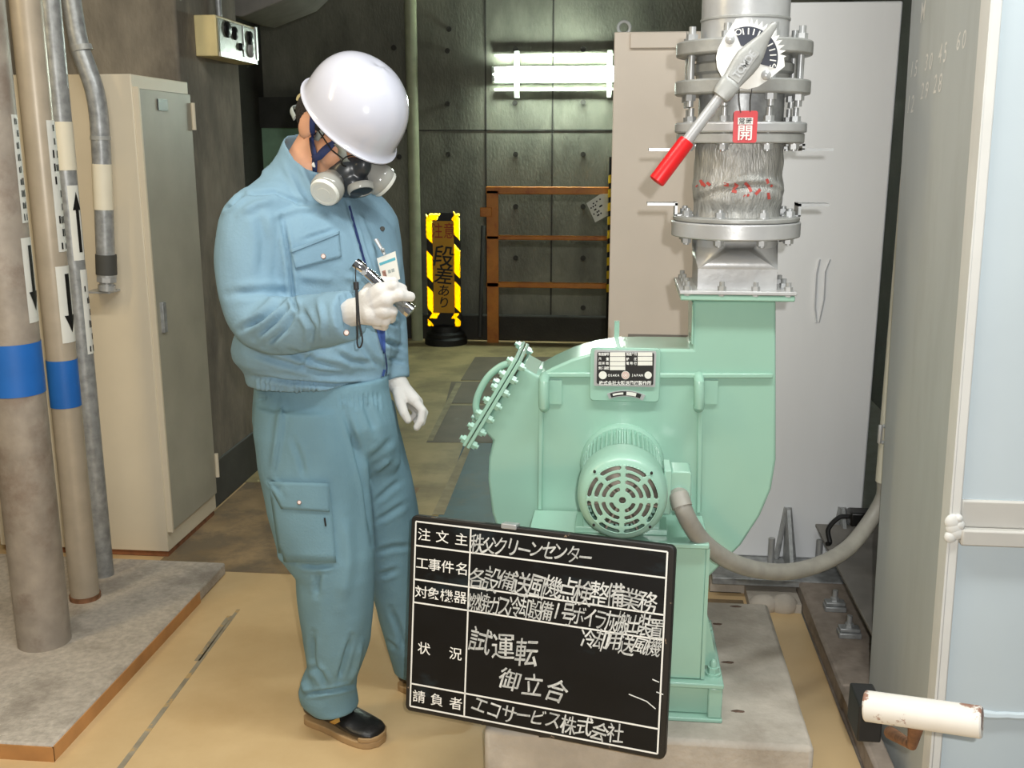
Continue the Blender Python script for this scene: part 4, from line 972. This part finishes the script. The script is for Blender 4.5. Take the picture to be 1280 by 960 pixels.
def folds(me, lines, base=.003, bs=9, stretch=(1,1,.5)):
    # press creases (negative) and ridges (positive) into cloth along polylines, plus loose unevenness
    co, no = arrays(me); px, d = npproj(co); view = co-np.array(EYEP); view /= np.linalg.norm(view, axis=1)[:, None]
    facing = np.clip(-(view*no).sum(1)*3, 0, 1); disp = np.zeros(len(co))
    for pts, wd, dep in lines:
        best = np.full(len(co), 1e9); tt = np.zeros(len(co)); n = len(pts)-1
        for i in range(n):
            a, b = np.array(pts[i], float), np.array(pts[i+1], float); ab = b-a
            t = np.clip(((px-a) @ ab)/(ab @ ab), 0, 1); dd = np.linalg.norm(px-a-t[:, None]*ab, axis=1)
            m = dd < best; best[m] = dd[m]; tt[m] = ((i+t)/n)[m]
        taper = np.clip(np.minimum(tt, 1-tt)*5, .25, 1)
        wd = wd*.8; disp += facing*taper*dep*1.5*(np.exp(-(best/wd)**2)-.35*np.exp(-((best-2.1*wd)/wd)**2))
    for i in range(len(co)):
        c_ = co[i]; disp[i] += base*noise.noise(V((c_[0]*bs*stretch[0], c_[1]*bs*stretch[1], c_[2]*bs*stretch[2])))+base*.45*noise.noise(V((c_[0]*bs*2.6+5, c_[1]*bs*2.6, c_[2]*bs*1.6)))
    co2 = co+no*disp[:, None]; me.vertices.foreach_set('co', co2.ravel()); me.update(); return me

pb = at(430, 905, 2.42)
MAN = thing('person', 'worker in white helmet, respirator and pale blue work clothes looking down, holding a torch', 'person', (-.70, 2.44, 0))
BF, BWv = V((.77,-.64,0)), V((-.64,-.77,0))
# head frame
ha_, hp_, hr_ = math.radians(39.4), math.radians(43.6), math.radians(5.7)
HF0 = V((_c(ha_), -_s(ha_), 0))
HX = V((HF0.y, -HF0.x, 0)); HY = HF0*_c(hp_)-V((0,0,1))*_s(hp_); HZ = HX.cross(HY)
HX, HZ = HX*_c(hr_)+HZ*_s(hr_), HZ*_c(hr_)-HX*_s(hr_)
HC = at(421, 164, 2.41)
HM = Matrix((HX, HY, HZ)).transposed()
def hl(x, y, z): return HC+HX*x+HY*y+HZ*z
def ell(g, x, y, z, rx, ry, rz): g.ball(hl(x, y, z), (rx, ry, rz), 24, 16, HM)
jt = dict(rs=at(322,288,2.31), re=at(330,408,2.24), rw=at(440,392,2.10), rh=at(470,382,2.075), ls=at(460,285,2.55), le=at(478,400,2.56), lw=at(495,478,2.50), lh=at(510,503,2.49))
g = MB()
ell(g, 0, .000, .050, .076, .096, .092); ell(g, 0, .040, -.035, .058, .066, .078); ell(g, 0, .062, -.085, .034, .034, .030)
ell(g, 0, .104, -.012, .013, .020, .026); ell(g, 0, .095, .030, .055, .018, .016)
for sx in (-1, 1):
    ell(g, sx*.040, .066, -.018, .028, .026, .030); ell(g, sx*.078, -.010, .0, .010, .024, .038); ell(g, sx*.086, -.016, .006, .006, .018, .032); ell(g, sx*.032, .090, .012, .014, .010, .010)
ell(g, 0, .098, -.052, .024, .012, .010)
nb = at(378, 225, 2.43)
g.tube([hl(0,-.015,.0), hl(0,-.02,-.06), nb, nb+V((0,0,-.06))], [.058, .056, .064, .07], 20)
ch, pv = at(398, 330, 2.43), at(402, 500, 2.43)
g.tube([nb+V((0,0,-.05)), ch+V((0,0,.06)), ch, ch.lerp(pv,.6), pv], [.07,.085,.085,.085,.08], 20)
for s_, e_, w_, h_ in (('rs','re','rw','rh'), ('ls','le','lw','lh')):
    g.tube([ch+V((0,0,.05)), jt[s_]], [.05,.045], 14); g.tube([jt[s_], jt[e_]], [.045,.034], 14); g.tube([jt[e_], jt[w_]], [.034,.022], 14); g.tube([jt[w_], jt[h_]], [.020,.014], 12)
    for p_, r in ((jt[s_], .046), (jt[e_], .035)): g.ball(p_, r, 14, 8)
for pts in (((390,520,2.37),(408,690,2.345),(416,868,2.385)), ((452,520,2.52),(492,690,2.57),(512,838,2.655))):
    P_ = [at(*q) for q in pts]; P_.append(V((P_[2].x+.01, P_[2].y, .05))); g.tube([pv]+P_, [.07,.07,.05,.036,.034], 14)
    g.ball(P_[1], .05, 14, 8)
body_me = fuse(g, .0065, 3)
body_o = obj('body', body_me, M['skin'], MAN, ang=180)
head_bvh = bvh_of(body_o)
g = MB(); ell(g, 0, -.014, .050, .082, .098, .095); ell(g, 0, -.062, -.005, .064, .046, .058)
for sx in (-1, 1): ell(g, sx*.062, -.045, .02, .024, .042, .052); ell(g, sx*.076, .014, .035, .008, .012, .030)
hm = fuse(g, .006, 2); obj('hair', hm, M['hair'], body_o, ang=180)

# jacket: torso, sleeves and collar fused into one cloth surface
def hring(c, w_, t_, n=40, p=2.3, z=None):
    out = []
    for i in range(n):
        a_ = 2*PI*i/n; k = (abs(_c(a_))**p+abs(_s(a_))**p)**(-1/p)
        out.append(c+BWv*(w_*_c(a_)*k)+BF*(t_*_s(a_)*k))
    return out
g = MB()
TY = 2.43
trows = [(212,378,.070,.066),(228,373,.112,.083),(246,374,.165,.105),(264,382,.195,.118),(290,396,.203,.128),(330,404,.207,.138),(375,404,.203,.142),(402,401,.203,.150),(418,398,.210,.158),(430,397,.213,.160),(441,397,.210,.158),(449,400,.199,.148),(456,401,.190,.140),(470,402,.188,.138)]
g.loft([hring(at(x, y, TY), w_, t_) for y, x, w_, t_ in trows])
def sleeve(pts):
    P_ = [at(*q[:3]) for q in pts]; sp_ = spline(P_, 5); m = len(pts)-1
    rr = []
    for i in range(len(sp_)):
        f_ = i/5; k = min(int(f_), m-1); u = f_-k; rr.append(pts[k][3]*(1-u)+pts[k+1][3]*u)
    g.tube(sp_, rr, 24); g.ball(P_[0], rr[0], 20, 12)
sleeve([(352,262,2.36,.075),(322,284,2.31,.086),(312,330,2.28,.080),(316,372,2.255,.074),(330,402,2.225,.068),(358,407,2.19,.064),(392,402,2.155,.060),(420,397,2.12,.058),(439,394,2.10,.054)])
sleeve([(440,262,2.51,.070),(460,285,2.55,.078),(470,335,2.57,.070),(476,385,2.57,.062),(482,430,2.545,.055),(487,460,2.52,.050),(491,476,2.51,.046)])
# neck opening collar stand
cA, cB = at(381, 219, 2.425), at(391, 182, 2.42); ca = (cB-cA).normalized()
co_ = []
for k_, (u, r) in enumerate(((-.3,.098),(0,.082),(.45,.072),(.95,.069),(1.0,.065),(.9,.060),(.4,.060))):
    x_ = (BWv-ca*BWv.dot(ca)).normalized(); y_ = ca.cross(x_); c0 = cA.lerp(cB, u)
    ring_ = []
    for i in range(36):
        a_ = 2*PI*i/36; dirv = x_*_c(a_)+y_*_s(a_); fr = max(0, dirv.dot(BF)); bk = max(0, -dirv.dot(BF))
        ring_.append(c0+dirv*(r*(1+.05*fr))-ca*(fr*.045*max(0,u))-ca*(max(0,dirv.dot(BWv))*.010*max(0,u))+ca*(bk*.012*max(0,u)))
    co_.append(ring_)
g.loft(co_, cap=True)
jm = fuse(g, .0052, 6)
jl = [([(286,368),(330,364),(366,366)],6,-.006),([(300,412),(328,396),(358,372)],4.5,-.010),([(318,424),(344,400),(364,378)],4,-.008),([(330,434),(356,412),(368,386)],4,-.006),
      ([(322,262),(330,300),(326,350)],7,-.004),([(352,270),(361,320),(366,372),(372,392)],3.2,-.009),([(376,385),(390,410),(388,432)],4,-.006),([(398,375),(404,400),(402,430)],4,.004),
      ([(310,440),(350,452),(400,466),(440,470)],4,-.006),([(358,438),(392,452),(432,462)],4.5,-.006),([(394,440),(386,452),(374,462)],4,-.005),([(420,440),(440,452),(470,455)],4,-.005),([(450,425),(462,445),(476,458)],4,-.004),
      ([(272,264),(288,256),(304,242)],3.5,-.010),([(300,243),(345,240),(395,262)],3,-.004),([(338,272),(370,262),(420,258)],4,.003),([(352,200),(372,240),(384,262)],4,.003),
      ([(434,254),(446,292),(457,332),(470,385),(480,432),(484,474)],2.6,-.008),([(446,262),(462,300),(470,325)],4,.003),([(318,470),(360,477),(420,482),(470,480),(486,472)],2.8,-.009),
      ([(390,215),(402,240),(420,252)],4,-.005),([(375,205),(386,232),(396,250)],4,.005),([(300,268),(320,256),(345,250)],5,.004),([(480,400),(500,408)],3,-.006),([(478,425),(506,436)],3.5,-.007),([(484,448),(508,454)],3,-.005),
      ([(378,300),(420,286)],2.5,-.003),([(430,345),(452,352)],5,.003),([(372,345),(420,350)],6,.003),([(436,364),(446,400)],2.5,.004),([(425,366),(432,410)],2.6,-.004)]
for i in range(14): x = 326+i*5.2+rnd.uniform(-1,1); jl.append(([(x,473+i*.3),(x+1,490+i*.2)],1.7,-.005))
folds(jm, jl, .0045, 10)
jk = obj('jacket', jm, M['jacket'], MAN, ang=180); jb = bvh_of(jk)

def cloth_patch(name, quad, m, parent, bvh, off=.003, th=.0025, n=14, mm=8, label=None):
    g = MB(); rows_ = []
    q = [V((a, b, 0)) for a, b in quad]
    for j in range(mm+1):
        row = []
        for i in range(n+1):
            p_ = q[0].lerp(q[1], i/n).lerp(q[3].lerp(q[2], i/n), j/mm); h = cast(bvh, p_.x, p_.y, 0); row.append(h)
        rows_.append(row)
    ok = [h for r in rows_ for h in r if h]
    if not ok: print('NO HIT', name, quad); return None
    mid = sum(ok, V())/len(ok)
    rows_ = [[(h if h and (h-mid).length < .3 else None) for h in r] for r in rows_]
    fl = lambda p_: p_+(EYEP-p_).normalized()*off
    vs = {}
    for j, r in enumerate(rows_):
        for i, h in enumerate(r):
            if h: vs[(i, j)] = g.bm.verts.new(fl(h))
    for j in range(mm):
        for i in range(n):
            k = [(i,j),(i+1,j),(i+1,j+1),(i,j+1)]
            if all(x in vs for x in k): g.bm.faces.new([vs[x] for x in k])
    me = g.done(name); o = obj(name, me, m, parent, ang=180, label=label)
    s = o.modifiers.new('s', 'SOLIDIFY'); s.thickness = th; s.offset = 0
    return o
def stud(x, y, bvh, r, m, parent, name='button', e=.006):
    p_ = cast(bvh, x, y, 0); nn = (EYEP-p_).normalized(); g = MB(); g.lathe([(.0005, .003), (r*.7, .0028), (r, .0012), (r, -.004)], p_+nn*e, nn, 14); return obj(name, g, m, parent)
cloth_patch('pocket_flap', [(364,315),(424,291),(427,321),(370,336)], M['jacket'], jk, jb, .004)
cloth_patch('pocket_welt', [(363,312),(424,289),(424.5,292),(363.5,316)], M['jacket'], jk, jb, .007, .004)
M['stud'] = mat('dull metal button', (150,132,124), .4, .5)
stud(404, 320.5, jb, .0065, M['stud'], jk)
stud(433, 416, jb, .0065, M['stud'], jk)
stud(478, 286, jb, .006, M['conc_base'], jk)
px_strip('zip', [[(436,258),(447,294),(458,333),(465,360)]], M['strap_navy'], jk, jb, 3.0, .003)
cloth_patch('lining_edge', [(468,404),(481,404),(482,440),(479,442)], M['lining'], jk, jb, .003, .002)
px_strip('zip_edge', [[(481,440),(483,456),(482,470)]], M['strap_navy'], jk, jb, 1.6, .003)
px_strip('lining_edge', [[(479,462),(476,474),(464,487)]], M['lining'], jk, jb, 3.0, .004)

# trousers
g = MB()
def leg(rows_):
    out = []
    for y, xl, xr, Y, t_ in rows_:
        a_, b_ = at(xl, y, Y), at(xr, y, Y); c_ = (a_+b_)/2; hw_ = (b_.x-a_.x)/2
        out.append([c_+V((hw_*_c(2*PI*i/36)*1.0, t_*_s(2*PI*i/36), 0)) for i in range(36)])
    g.loft(out)
leg([(468,322,484,2.43,.128),(484,320,484,2.43,.135),(500,318,488,2.43,.14),(524,318,494,2.43,.145),(550,321,499,2.44,.125),(576,330,502,2.46,.090),(598,350,490,2.46,.05)])
leg([(505,320,448,2.37,.10),(540,319,452,2.365,.115),(580,324,459,2.355,.115),(640,336,464,2.345,.11),(690,350,468,2.34,.10),(706,362,467,2.34,.096),(716,371,467,2.34,.094),(760,375,466,2.35,.092),(800,381,461,2.36,.088),(832,386,451,2.37,.082),(846,380,446,2.375,.082),(862,376,445,2.38,.082),(872,378,447,2.385,.082),(882,390,448,2.385,.078)])
leg([(505,420,492,2.50,.10),(540,418,499,2.505,.115),(580,424,509,2.52,.115),(620,436,518,2.54,.105),(650,447,522,2.555,.10),(700,459,522,2.575,.092),(745,468,524,2.60,.086),(790,480,530,2.625,.080),(820,489,536,2.645,.076),(836,494,538,2.655,.074)])
tm = fuse(g, .0054, 6)
tl_ = [([(462,575),(478,562),(492,548)],5,-.003),([(430,512),(446,560),(458,610),(466,680)],4,-.008),([(352,505),(347,545),(340,590)],5,.004),([(366,548),(376,575),(380,595)],4,-.004),([(455,500),(470,540)],5,-.004),
       ([(470,652),(490,640),(508,628)],4,-.0032),([(468,628),(486,612),(502,600)],4,-.0032),([(470,690),(492,684),(514,682)],4,-.0032),([(474,720),(496,712)],4,-.004),([(468,590),(488,574)],4,.004),
       ([(440,795),(430,830),(424,852)],4,-.007),([(452,800),(444,835),(436,855)],3.5,.005),([(392,790),(390,825),(398,845)],4,-.006),([(377,868),(400,866),(425,862),(446,856)],2.6,-.006),([(384,834),(400,842),(408,858)],4,-.006),([(378,850),(384,866)],4,.005),
       ([(398,715),(396,745)],4,-.005),([(430,640),(436,700),(428,760)],9,.004),([(375,706),(395,708),(420,706)],3,-.006),([(336,600),(350,612),(356,622)],3,-.006),([(345,690),(352,704)],3,.006),
       ([(488,760),(500,790),(506,815)],4,-.005),([(480,800),(496,812)],3.5,-.004),([(322,500),(332,498)],2,-.004)]
for i in range(9): tl_.append(([(425+i*6,492),(427+i*6,506+rnd.uniform(0,6))],1.8,-.003))
folds(tm, tl_, .0035, 9)
tr = obj('trousers', tm, M['trousers'], MAN, ang=180); tbv = bvh_of(tr)
cloth_patch('cargo_flap', [(334,602),(412,604),(412,640),(352,636)], M['trousers'], tr, tbv, .010, .004)
cloth_patch('cargo_pocket', [(338,612),(413,612),(420,703),(351,702)], M['trousers'], tr, tbv, .005, .006)
stud(374, 628, tbv, .0055, M['stud'], tr, 'button', .013)
p_ = cast(tbv, 405.5, 646, .010); q_ = cast(tbv, 406.5, 656, .010); g = MB(); g.tube([p_, q_], .0022, 8); obj('zip_pull', g, M['ink'], tr)
px_strip('side_seam', [[(352,506),(349,545),(343,585)]], M['trousers'], tr, tbv, 2.2, .003)

# gloves
def capsule(g, pts, rr):
    P_ = [at(*q) for q in pts]; g.tube(P_, rr, 14)
    for p_, r in zip(P_, rr): g.ball(p_, r, 14, 8)
g = MB()
wr = (444,392,2.095)
for k_, r in (((476,364,2.070),.019),((482,374,2.066),.019),((480,388,2.068),.018),((472,398,2.075),.017)): capsule(g, [(448,390,2.09),k_], [.026, r])
capsule(g, [(438,391,2.102),(450,388,2.09)], [.030,.029]); capsule(g, [(458,372,2.085),(464,392,2.075)], [.020,.024])
capsule(g, [(474,361,2.072),(492,357,2.070),(503,361,2.086)], [.0125,.0118,.0105])
capsule(g, [(482,374,2.068),(500,369,2.064),(513,371,2.084)], [.0128,.012,.0108])
capsule(g, [(480,388,2.068),(491,389,2.072),(489,398,2.095),(478,398,2.105)], [.0122,.0112,.0108,.010])
capsule(g, [(472,399,2.075),(482,402,2.078),(480,408,2.095),(470,406,2.105)], [.0115,.0105,.0100,.0095])
capsule(g, [(452,382,2.10),(462,362,2.125),(478,352,2.135),(492,352,2.130)], [.018,.0145,.0125,.011])
gm = fuse(g, .0026, 3)
obj('glove', gm, M['glove'], MAN, ang=180)
g = MB(); capsule(g, [(431,393,2.108),(440,391.5,2.10)], [.034,.033]); 
cf = fuse(g, .004, 3); 
g = MB()
for d_, k_, r in ((0,(518,500,2.478),.0165),(1,(521,503,2.494),.0165),(2,(519,505,2.51),.016),(3,(515,506,2.525),.015)): capsule(g, [(500,484,2.50),k_], [.024, r])
capsule(g, [(494,474,2.505),(500,484,2.50)], [.027,.026])
capsule(g, [(518,501,2.476),(528,513,2.468),(526,526,2.462),(521,534,2.460)], [.0125,.0115,.0108,.0095])
capsule(g, [(521,504,2.494),(530,516,2.492),(527,528,2.482)], [.0125,.0115,.0100])
capsule(g, [(519,506,2.51),(527,518,2.512),(521,526,2.50)], [.012,.011,.0098])
capsule(g, [(515,507,2.525),(521,517,2.528),(515,522,2.518)], [.011,.010,.009])
capsule(g, [(498,490,2.482),(501,505,2.462),(505,516,2.455),(510,525,2.455)], [.016,.0135,.0120,.0098])
gm = fuse(g, .0027, 3); obj('glove', gm, M['glove'], MAN, ang=180)

# shoes
def shoe(heel, toe, name='shoe'):
    h_, t_ = V(heel), V(toe); dx = (t_-h_); dx.z = 0; Ls = .246; dx.normalize(); dy = V((-dx.y, dx.x, 0)); o_ = h_
    def L_(s, y, z): return o_+dx*(s*Ls)+dy*y+V((0,0,z))
    st = ((0.00,.020,.060),(.03,.032,.078),(.12,.037,.086),(.30,.037,.092),(.45,.040,.082),(.60,.046,.066),(.75,.048,.055),(.88,.044,.050),(.96,.032,.044),(.995,.014,.036))
    g = MB(); rings = []
    for s, hw_, ht in st:
        r = []
        for i in range(24):
            a_ = 2*PI*i/24; y_, z_ = _c(a_)*hw_, _s(a_); z_ = .018+(ht-.018)*(.5+.5*z_) if True else 0
            k = 1.0 if _s(a_) < 0 else 1-.25*_s(a_)**2; r.append(L_(s, y_*k*1.0, z_))
        rings.append(r)
    g.loft(rings); me = fuse(g, .004, 3); so_ = obj(name, me, M['shoe'], MAN, ang=180, label='black shoe with tan sole')
    out = []
    n = 18
    for i in range(n+1):
        s = i/n; hw_ = np.interp(s, [q[0] for q in st], [q[1]+.001 for q in st]); out.append((s*1.012-.006, hw_))
    poly = [L_(s, w_, .0) for s, w_ in out]+[L_(s, -w_, .0) for s, w_ in out[::-1]]
    g = MB(); g.prism(poly, (0,0,.019)); obj('sole', g, M['sole'], so_, .003)
    tip = [(s, w_+.0015) for s, w_ in out if s > .80]
    g = MB(); g.prism([L_(s, w_, .018) for s, w_ in tip]+[L_(s, -w_, .018) for s, w_ in tip[::-1]], (0,0,.013)); obj('toe_guard', g, M['sole'], so_, .003)
    sb = bvh_of(so_); return so_, sb
h0_, t0_ = atz(387, 897, 0), atz(478, 931, 0)
so1, sb1 = shoe((h0_.x-.0, h0_.y+.0, 0), (t0_.x, t0_.y, 0))
cloth_patch('shoe_patch', [(405,905),(424,897),(425,902),(408,911)], M['shoe_trim'], so1, sb1, .003, .002)
cloth_patch('shoe_patch', [(398,903),(404,907),(410,914),(404,912)], M['shoe_trim'], so1, sb1, .003, .002)
hh = atz(503, 856, 0); shoe((hh.x, hh.y, 0), (hh.x+.22, hh.y-.10, 0))

# helmet
HE = []
nA = 64
def helm(t, s):                                             # s 0 crown .. 1 brim, then the flared lip
    a_ = s*PI/2; cx_, sy_ = _c(t), _s(t)                     # cx: right, sy: forward
    ry = .132; rx = .109
    rr = _s(a_)**.92
    zb = .064+.002*max(0, sy_)**2-.004*max(0, -sy_)
    z = zb+.138*_c(a_)**.80 if s < 1 else zb
    return V((rx*rr*cx_, .014+ry*rr*sy_, z)), V((cx_*rx, sy_*ry, 0)).normalized(), zb
rings = []
for s in [.02+.98*i/22 for i in range(23)]: rings.append([hl(*helm(2*PI*i/nA, min(s, .9999))[0]) for i in range(nA)])
for out_, dz in ((.003,-.006),(.010,-.012),(.016,-.013),(.016,-.016),(.008,-.016),(-.004,-.010)):
    row = []
    for i in range(nA):
        t = 2*PI*i/nA; p_, n_, zb = helm(t, .9999); fl = .22+.6*max(0,_s(t))**3+.5*max(0,-_s(t))**2
        row.append(hl(*(p_+n_*out_*fl+V((0,0,dz*1.0)))))
    rings.append(row)
for s in [1-.94*i/10 for i in range(11)]: rings.append([hl(*(V((q.x*.96, .014+(q.y-.014)*.965, q.z-.006)))) for q in [helm(2*PI*i/nA, min(s,.9999))[0] for i in range(nA)]])
g = MB(); g.loft(rings); HL = obj('helmet', g, M['helmet'], MAN, ang=60, label='white hard hat')
g = MB(); g.tube([hl(.05*_c(t)*1.5, -.112+.03*_c(t)**2, .018) for t in [PI*i/14 for i in range(15)]], .010, 10, flat=.4, updir=HZ); obj('nape_band', g, M['warm_cream'], HL)
def strap(name, pts, m, wpx, parent, eps=.004):
    o = px_strip(name, [pts], m, parent, head_bvh, wpx, eps); s = o.modifiers.new('s','SOLIDIFY'); s.thickness = .0016; s.offset = 0; return o
strap('chin_strap', [(391,143),(391,160),(392,180),(396,196),(395,214)], M['strap_navy'], 6, HL, .005)
strap('chin_strap', [(424,172),(414,183),(402,195),(394,199)], M['strap_navy'], 8, HL, .006)
stud(393, 206, head_bvh, .0062, M['white'], HL, 'strap_button', .009)
# respirator
RS = thing.__call__ if False else None
g = MB(); ell(g, 0, .100, -.042, .052, .042, .058); ell(g, 0, .128, -.040, .036, .032, .034); ell(g, 0, .118, .002, .022, .026, .032)
MK = obj('respirator', fuse(g, .004, 3), M['mask_rubber'], MAN, ang=180, label='half face respirator with two white filters')
for sx in (1, -1):
    nrm_ = (HX*sx*.74+HY*.62-HZ*.22).normalized(); c_ = hl(.070, .132, -.060) if sx > 0 else hl(-.066, .136, -.020)
    g = MB(); g.lathe([(.020,-.050),(.027,-.040),(.032,-.024),(.036,-.018),(.038,-.010),(.038,.004),(.0355,.008)], c_, nrm_, 40); fh = obj('filter_housing', g, M['mask_clear'], MK)
    g = MB(); g.lathe([(.0345,.004),(.0345,.013),(.032,.017),(.026,.0175),(.025,.0165),(.016,.0165),(.015,.0175),(.001,.0175)], c_, nrm_, 40); obj('filter_cap', g, M['white'], fh)
vn = (HY*.9-HZ*.35+HX*.05).normalized(); c_ = hl(0, .158, -.034)
g = MB(); g.lathe([(.032,-.012),(.031,.0),(.029,.003),(.0265,.003),(.026,.0)], c_, vn, 36, cap=False); obj('valve_ring', g, M['mask_clear'], MK)
g = MB(); g.lathe([(.027,-.004),(.027,.001),(.018,.003),(.001,.0035)], c_, vn, 30); obj('exhale_valve', g, M['black'], MK)
strap('head_strap', [(424,176),(431,195),(440,218)], M['strap_grey'], 9, MK, .010)
strap('head_strap', [(405,160),(399,168),(396,175)], M['strap_grey'], 9, MK, .004)
g = MB(); g.tube(spline([hl(.05,-.085,-.045), hl(.035,-.125,-.05), hl(.0,-.135,-.05), hl(-.03,-.12,-.05)]), .007, 10, flat=.35, updir=HZ); obj('neck_strap', g, M['strap_grey'], MK)
# spectacles
GL = None
g = MB()
for sx in (1, -1):
    g.tube([hl(sx*.033+.023*_c(2*PI*i/24), .112, .012+.017*_s(2*PI*i/24)) for i in range(25)], .0016, 8)
    g.tube([hl(sx*.056, .112, .016), hl(sx*.073, .085, .016), hl(sx*.080, .0, .018)], .0017, 8)
g.tube([hl(-.010,.114,.014), hl(0,.117,.018), hl(.010,.114,.014)], .0016, 8)
obj('spectacles', g, M['ink'], MAN)
g = MB()
# torch held in the right hand
f0, f1 = at(443.5, 328, 2.118), at(514, 391, 2.112); fd = (f1-f0).normalized(); fl_ = (f1-f0).length
FT = thing('torch', 'slim chrome torch with black wrist cord held in the right white glove', 'torch', f0.lerp(f1, .5))
g = MB(); g.lathe([(.007,0),(.0115,.001),(.0125,.006),(.0125,.022),(.0105,.025),(.0105,.032),(.0125,.034),(.0125,fl_-.034),(.0150,fl_-.030),(.0160,fl_-.010),(.0160,fl_-.001),(.012,fl_)], f0, fd, 28); obj('torch_body', g, M['chrome'], FT)
g = MB(); g.cyl(f0+fd*.030-V((0,.0125,0)), f0+fd*.030-V((0,.016,0)), .005, n=12); obj('switch', g, M['zinc'], FT)
k0 = at(444.5, 333, 2.10); 
g = MB(); g.tube([k0, at(444.5, 345, 2.085), at(445, 355, 2.055)], .0012, 8); obj('cord', g, M['rubber'], FT)
g = MB(); g.cyl(at(445, 353, 2.053), at(445.5, 362, 2.048), .0055, n=12); obj('cord_lock', g, M['rubber'], FT)
lp_ = [(445,360,2.046),(446,385,2.040),(446.5,405,2.036),(447,418,2.035),(446.5,428,2.034),(448,434,2.034),(451,433,2.034),(453,426,2.034),(452,417,2.035),(449.5,405,2.036),(448,385,2.040),(446.5,362,2.046)]
g = MB(); g.tube(spline([at(*q) for q in lp_], 5), .0019, 8); obj('cord_loop', g, M['rubber'], FT)
# name badge clipped to the chest
pc = cast(jb, 474, 335, 0); YB_ = pc.y-.014
bq = [at(x, y, YB_) for x, y in ((471,323),(494,314),(500,349),(479,355))]
BD = thing('name_badge', 'white name badge with blue band clipped on the jacket chest', 'badge', bq[0])
def bqp(u, v, e=0): return bq[0].lerp(bq[1], u).lerp(bq[3].lerp(bq[2], u), v)+V((0, -e, 0))
g = MB(); g.prism([bqp(0,0), bqp(1,0), bqp(1,1), bqp(0,1)], (0,.003,0)); obj('card', g, M['white'], BD)
g = MB(); g.prism([bqp(.06,.20,.0004), bqp(.94,.20,.0004), bqp(.94,.30,.0004), bqp(.06,.30,.0004)], (0,.0004,0)); obj('blue_band', g, mat('cyan band', (90,170,186), .5), BD)
g = MB(); g.prism([bqp(.10,.52,.0004), bqp(.30,.52,.0004), bqp(.30,.88,.0004), bqp(.10,.88,.0004)], (0,.0004,0)); obj('portrait_patch', g, mat('portrait patch', (150,110,96), .6, var=.4, scale=90), BD)
g = MB()
for u in (.42,.62): g.prism([bqp(u,.56,.0004), bqp(u+.16,.56,.0004), bqp(u+.16,.68,.0004), bqp(u,.68,.0004)], (0,.0004,0))
obj('print_mark', g, M['strap_grey'], BD)
g = MB(); c0 = at(470, 299, YB_+.012); c1_ = at(481, 318, YB_-.002); g.tube([c0, c0.lerp(c1_, .55), c1_], [.006, .0045, .004], 10, flat=.4); g.ball(at(478.5,312,YB_-.004), .005, 10, 6); obj('badge_clip', g, M['zinc'], BD)
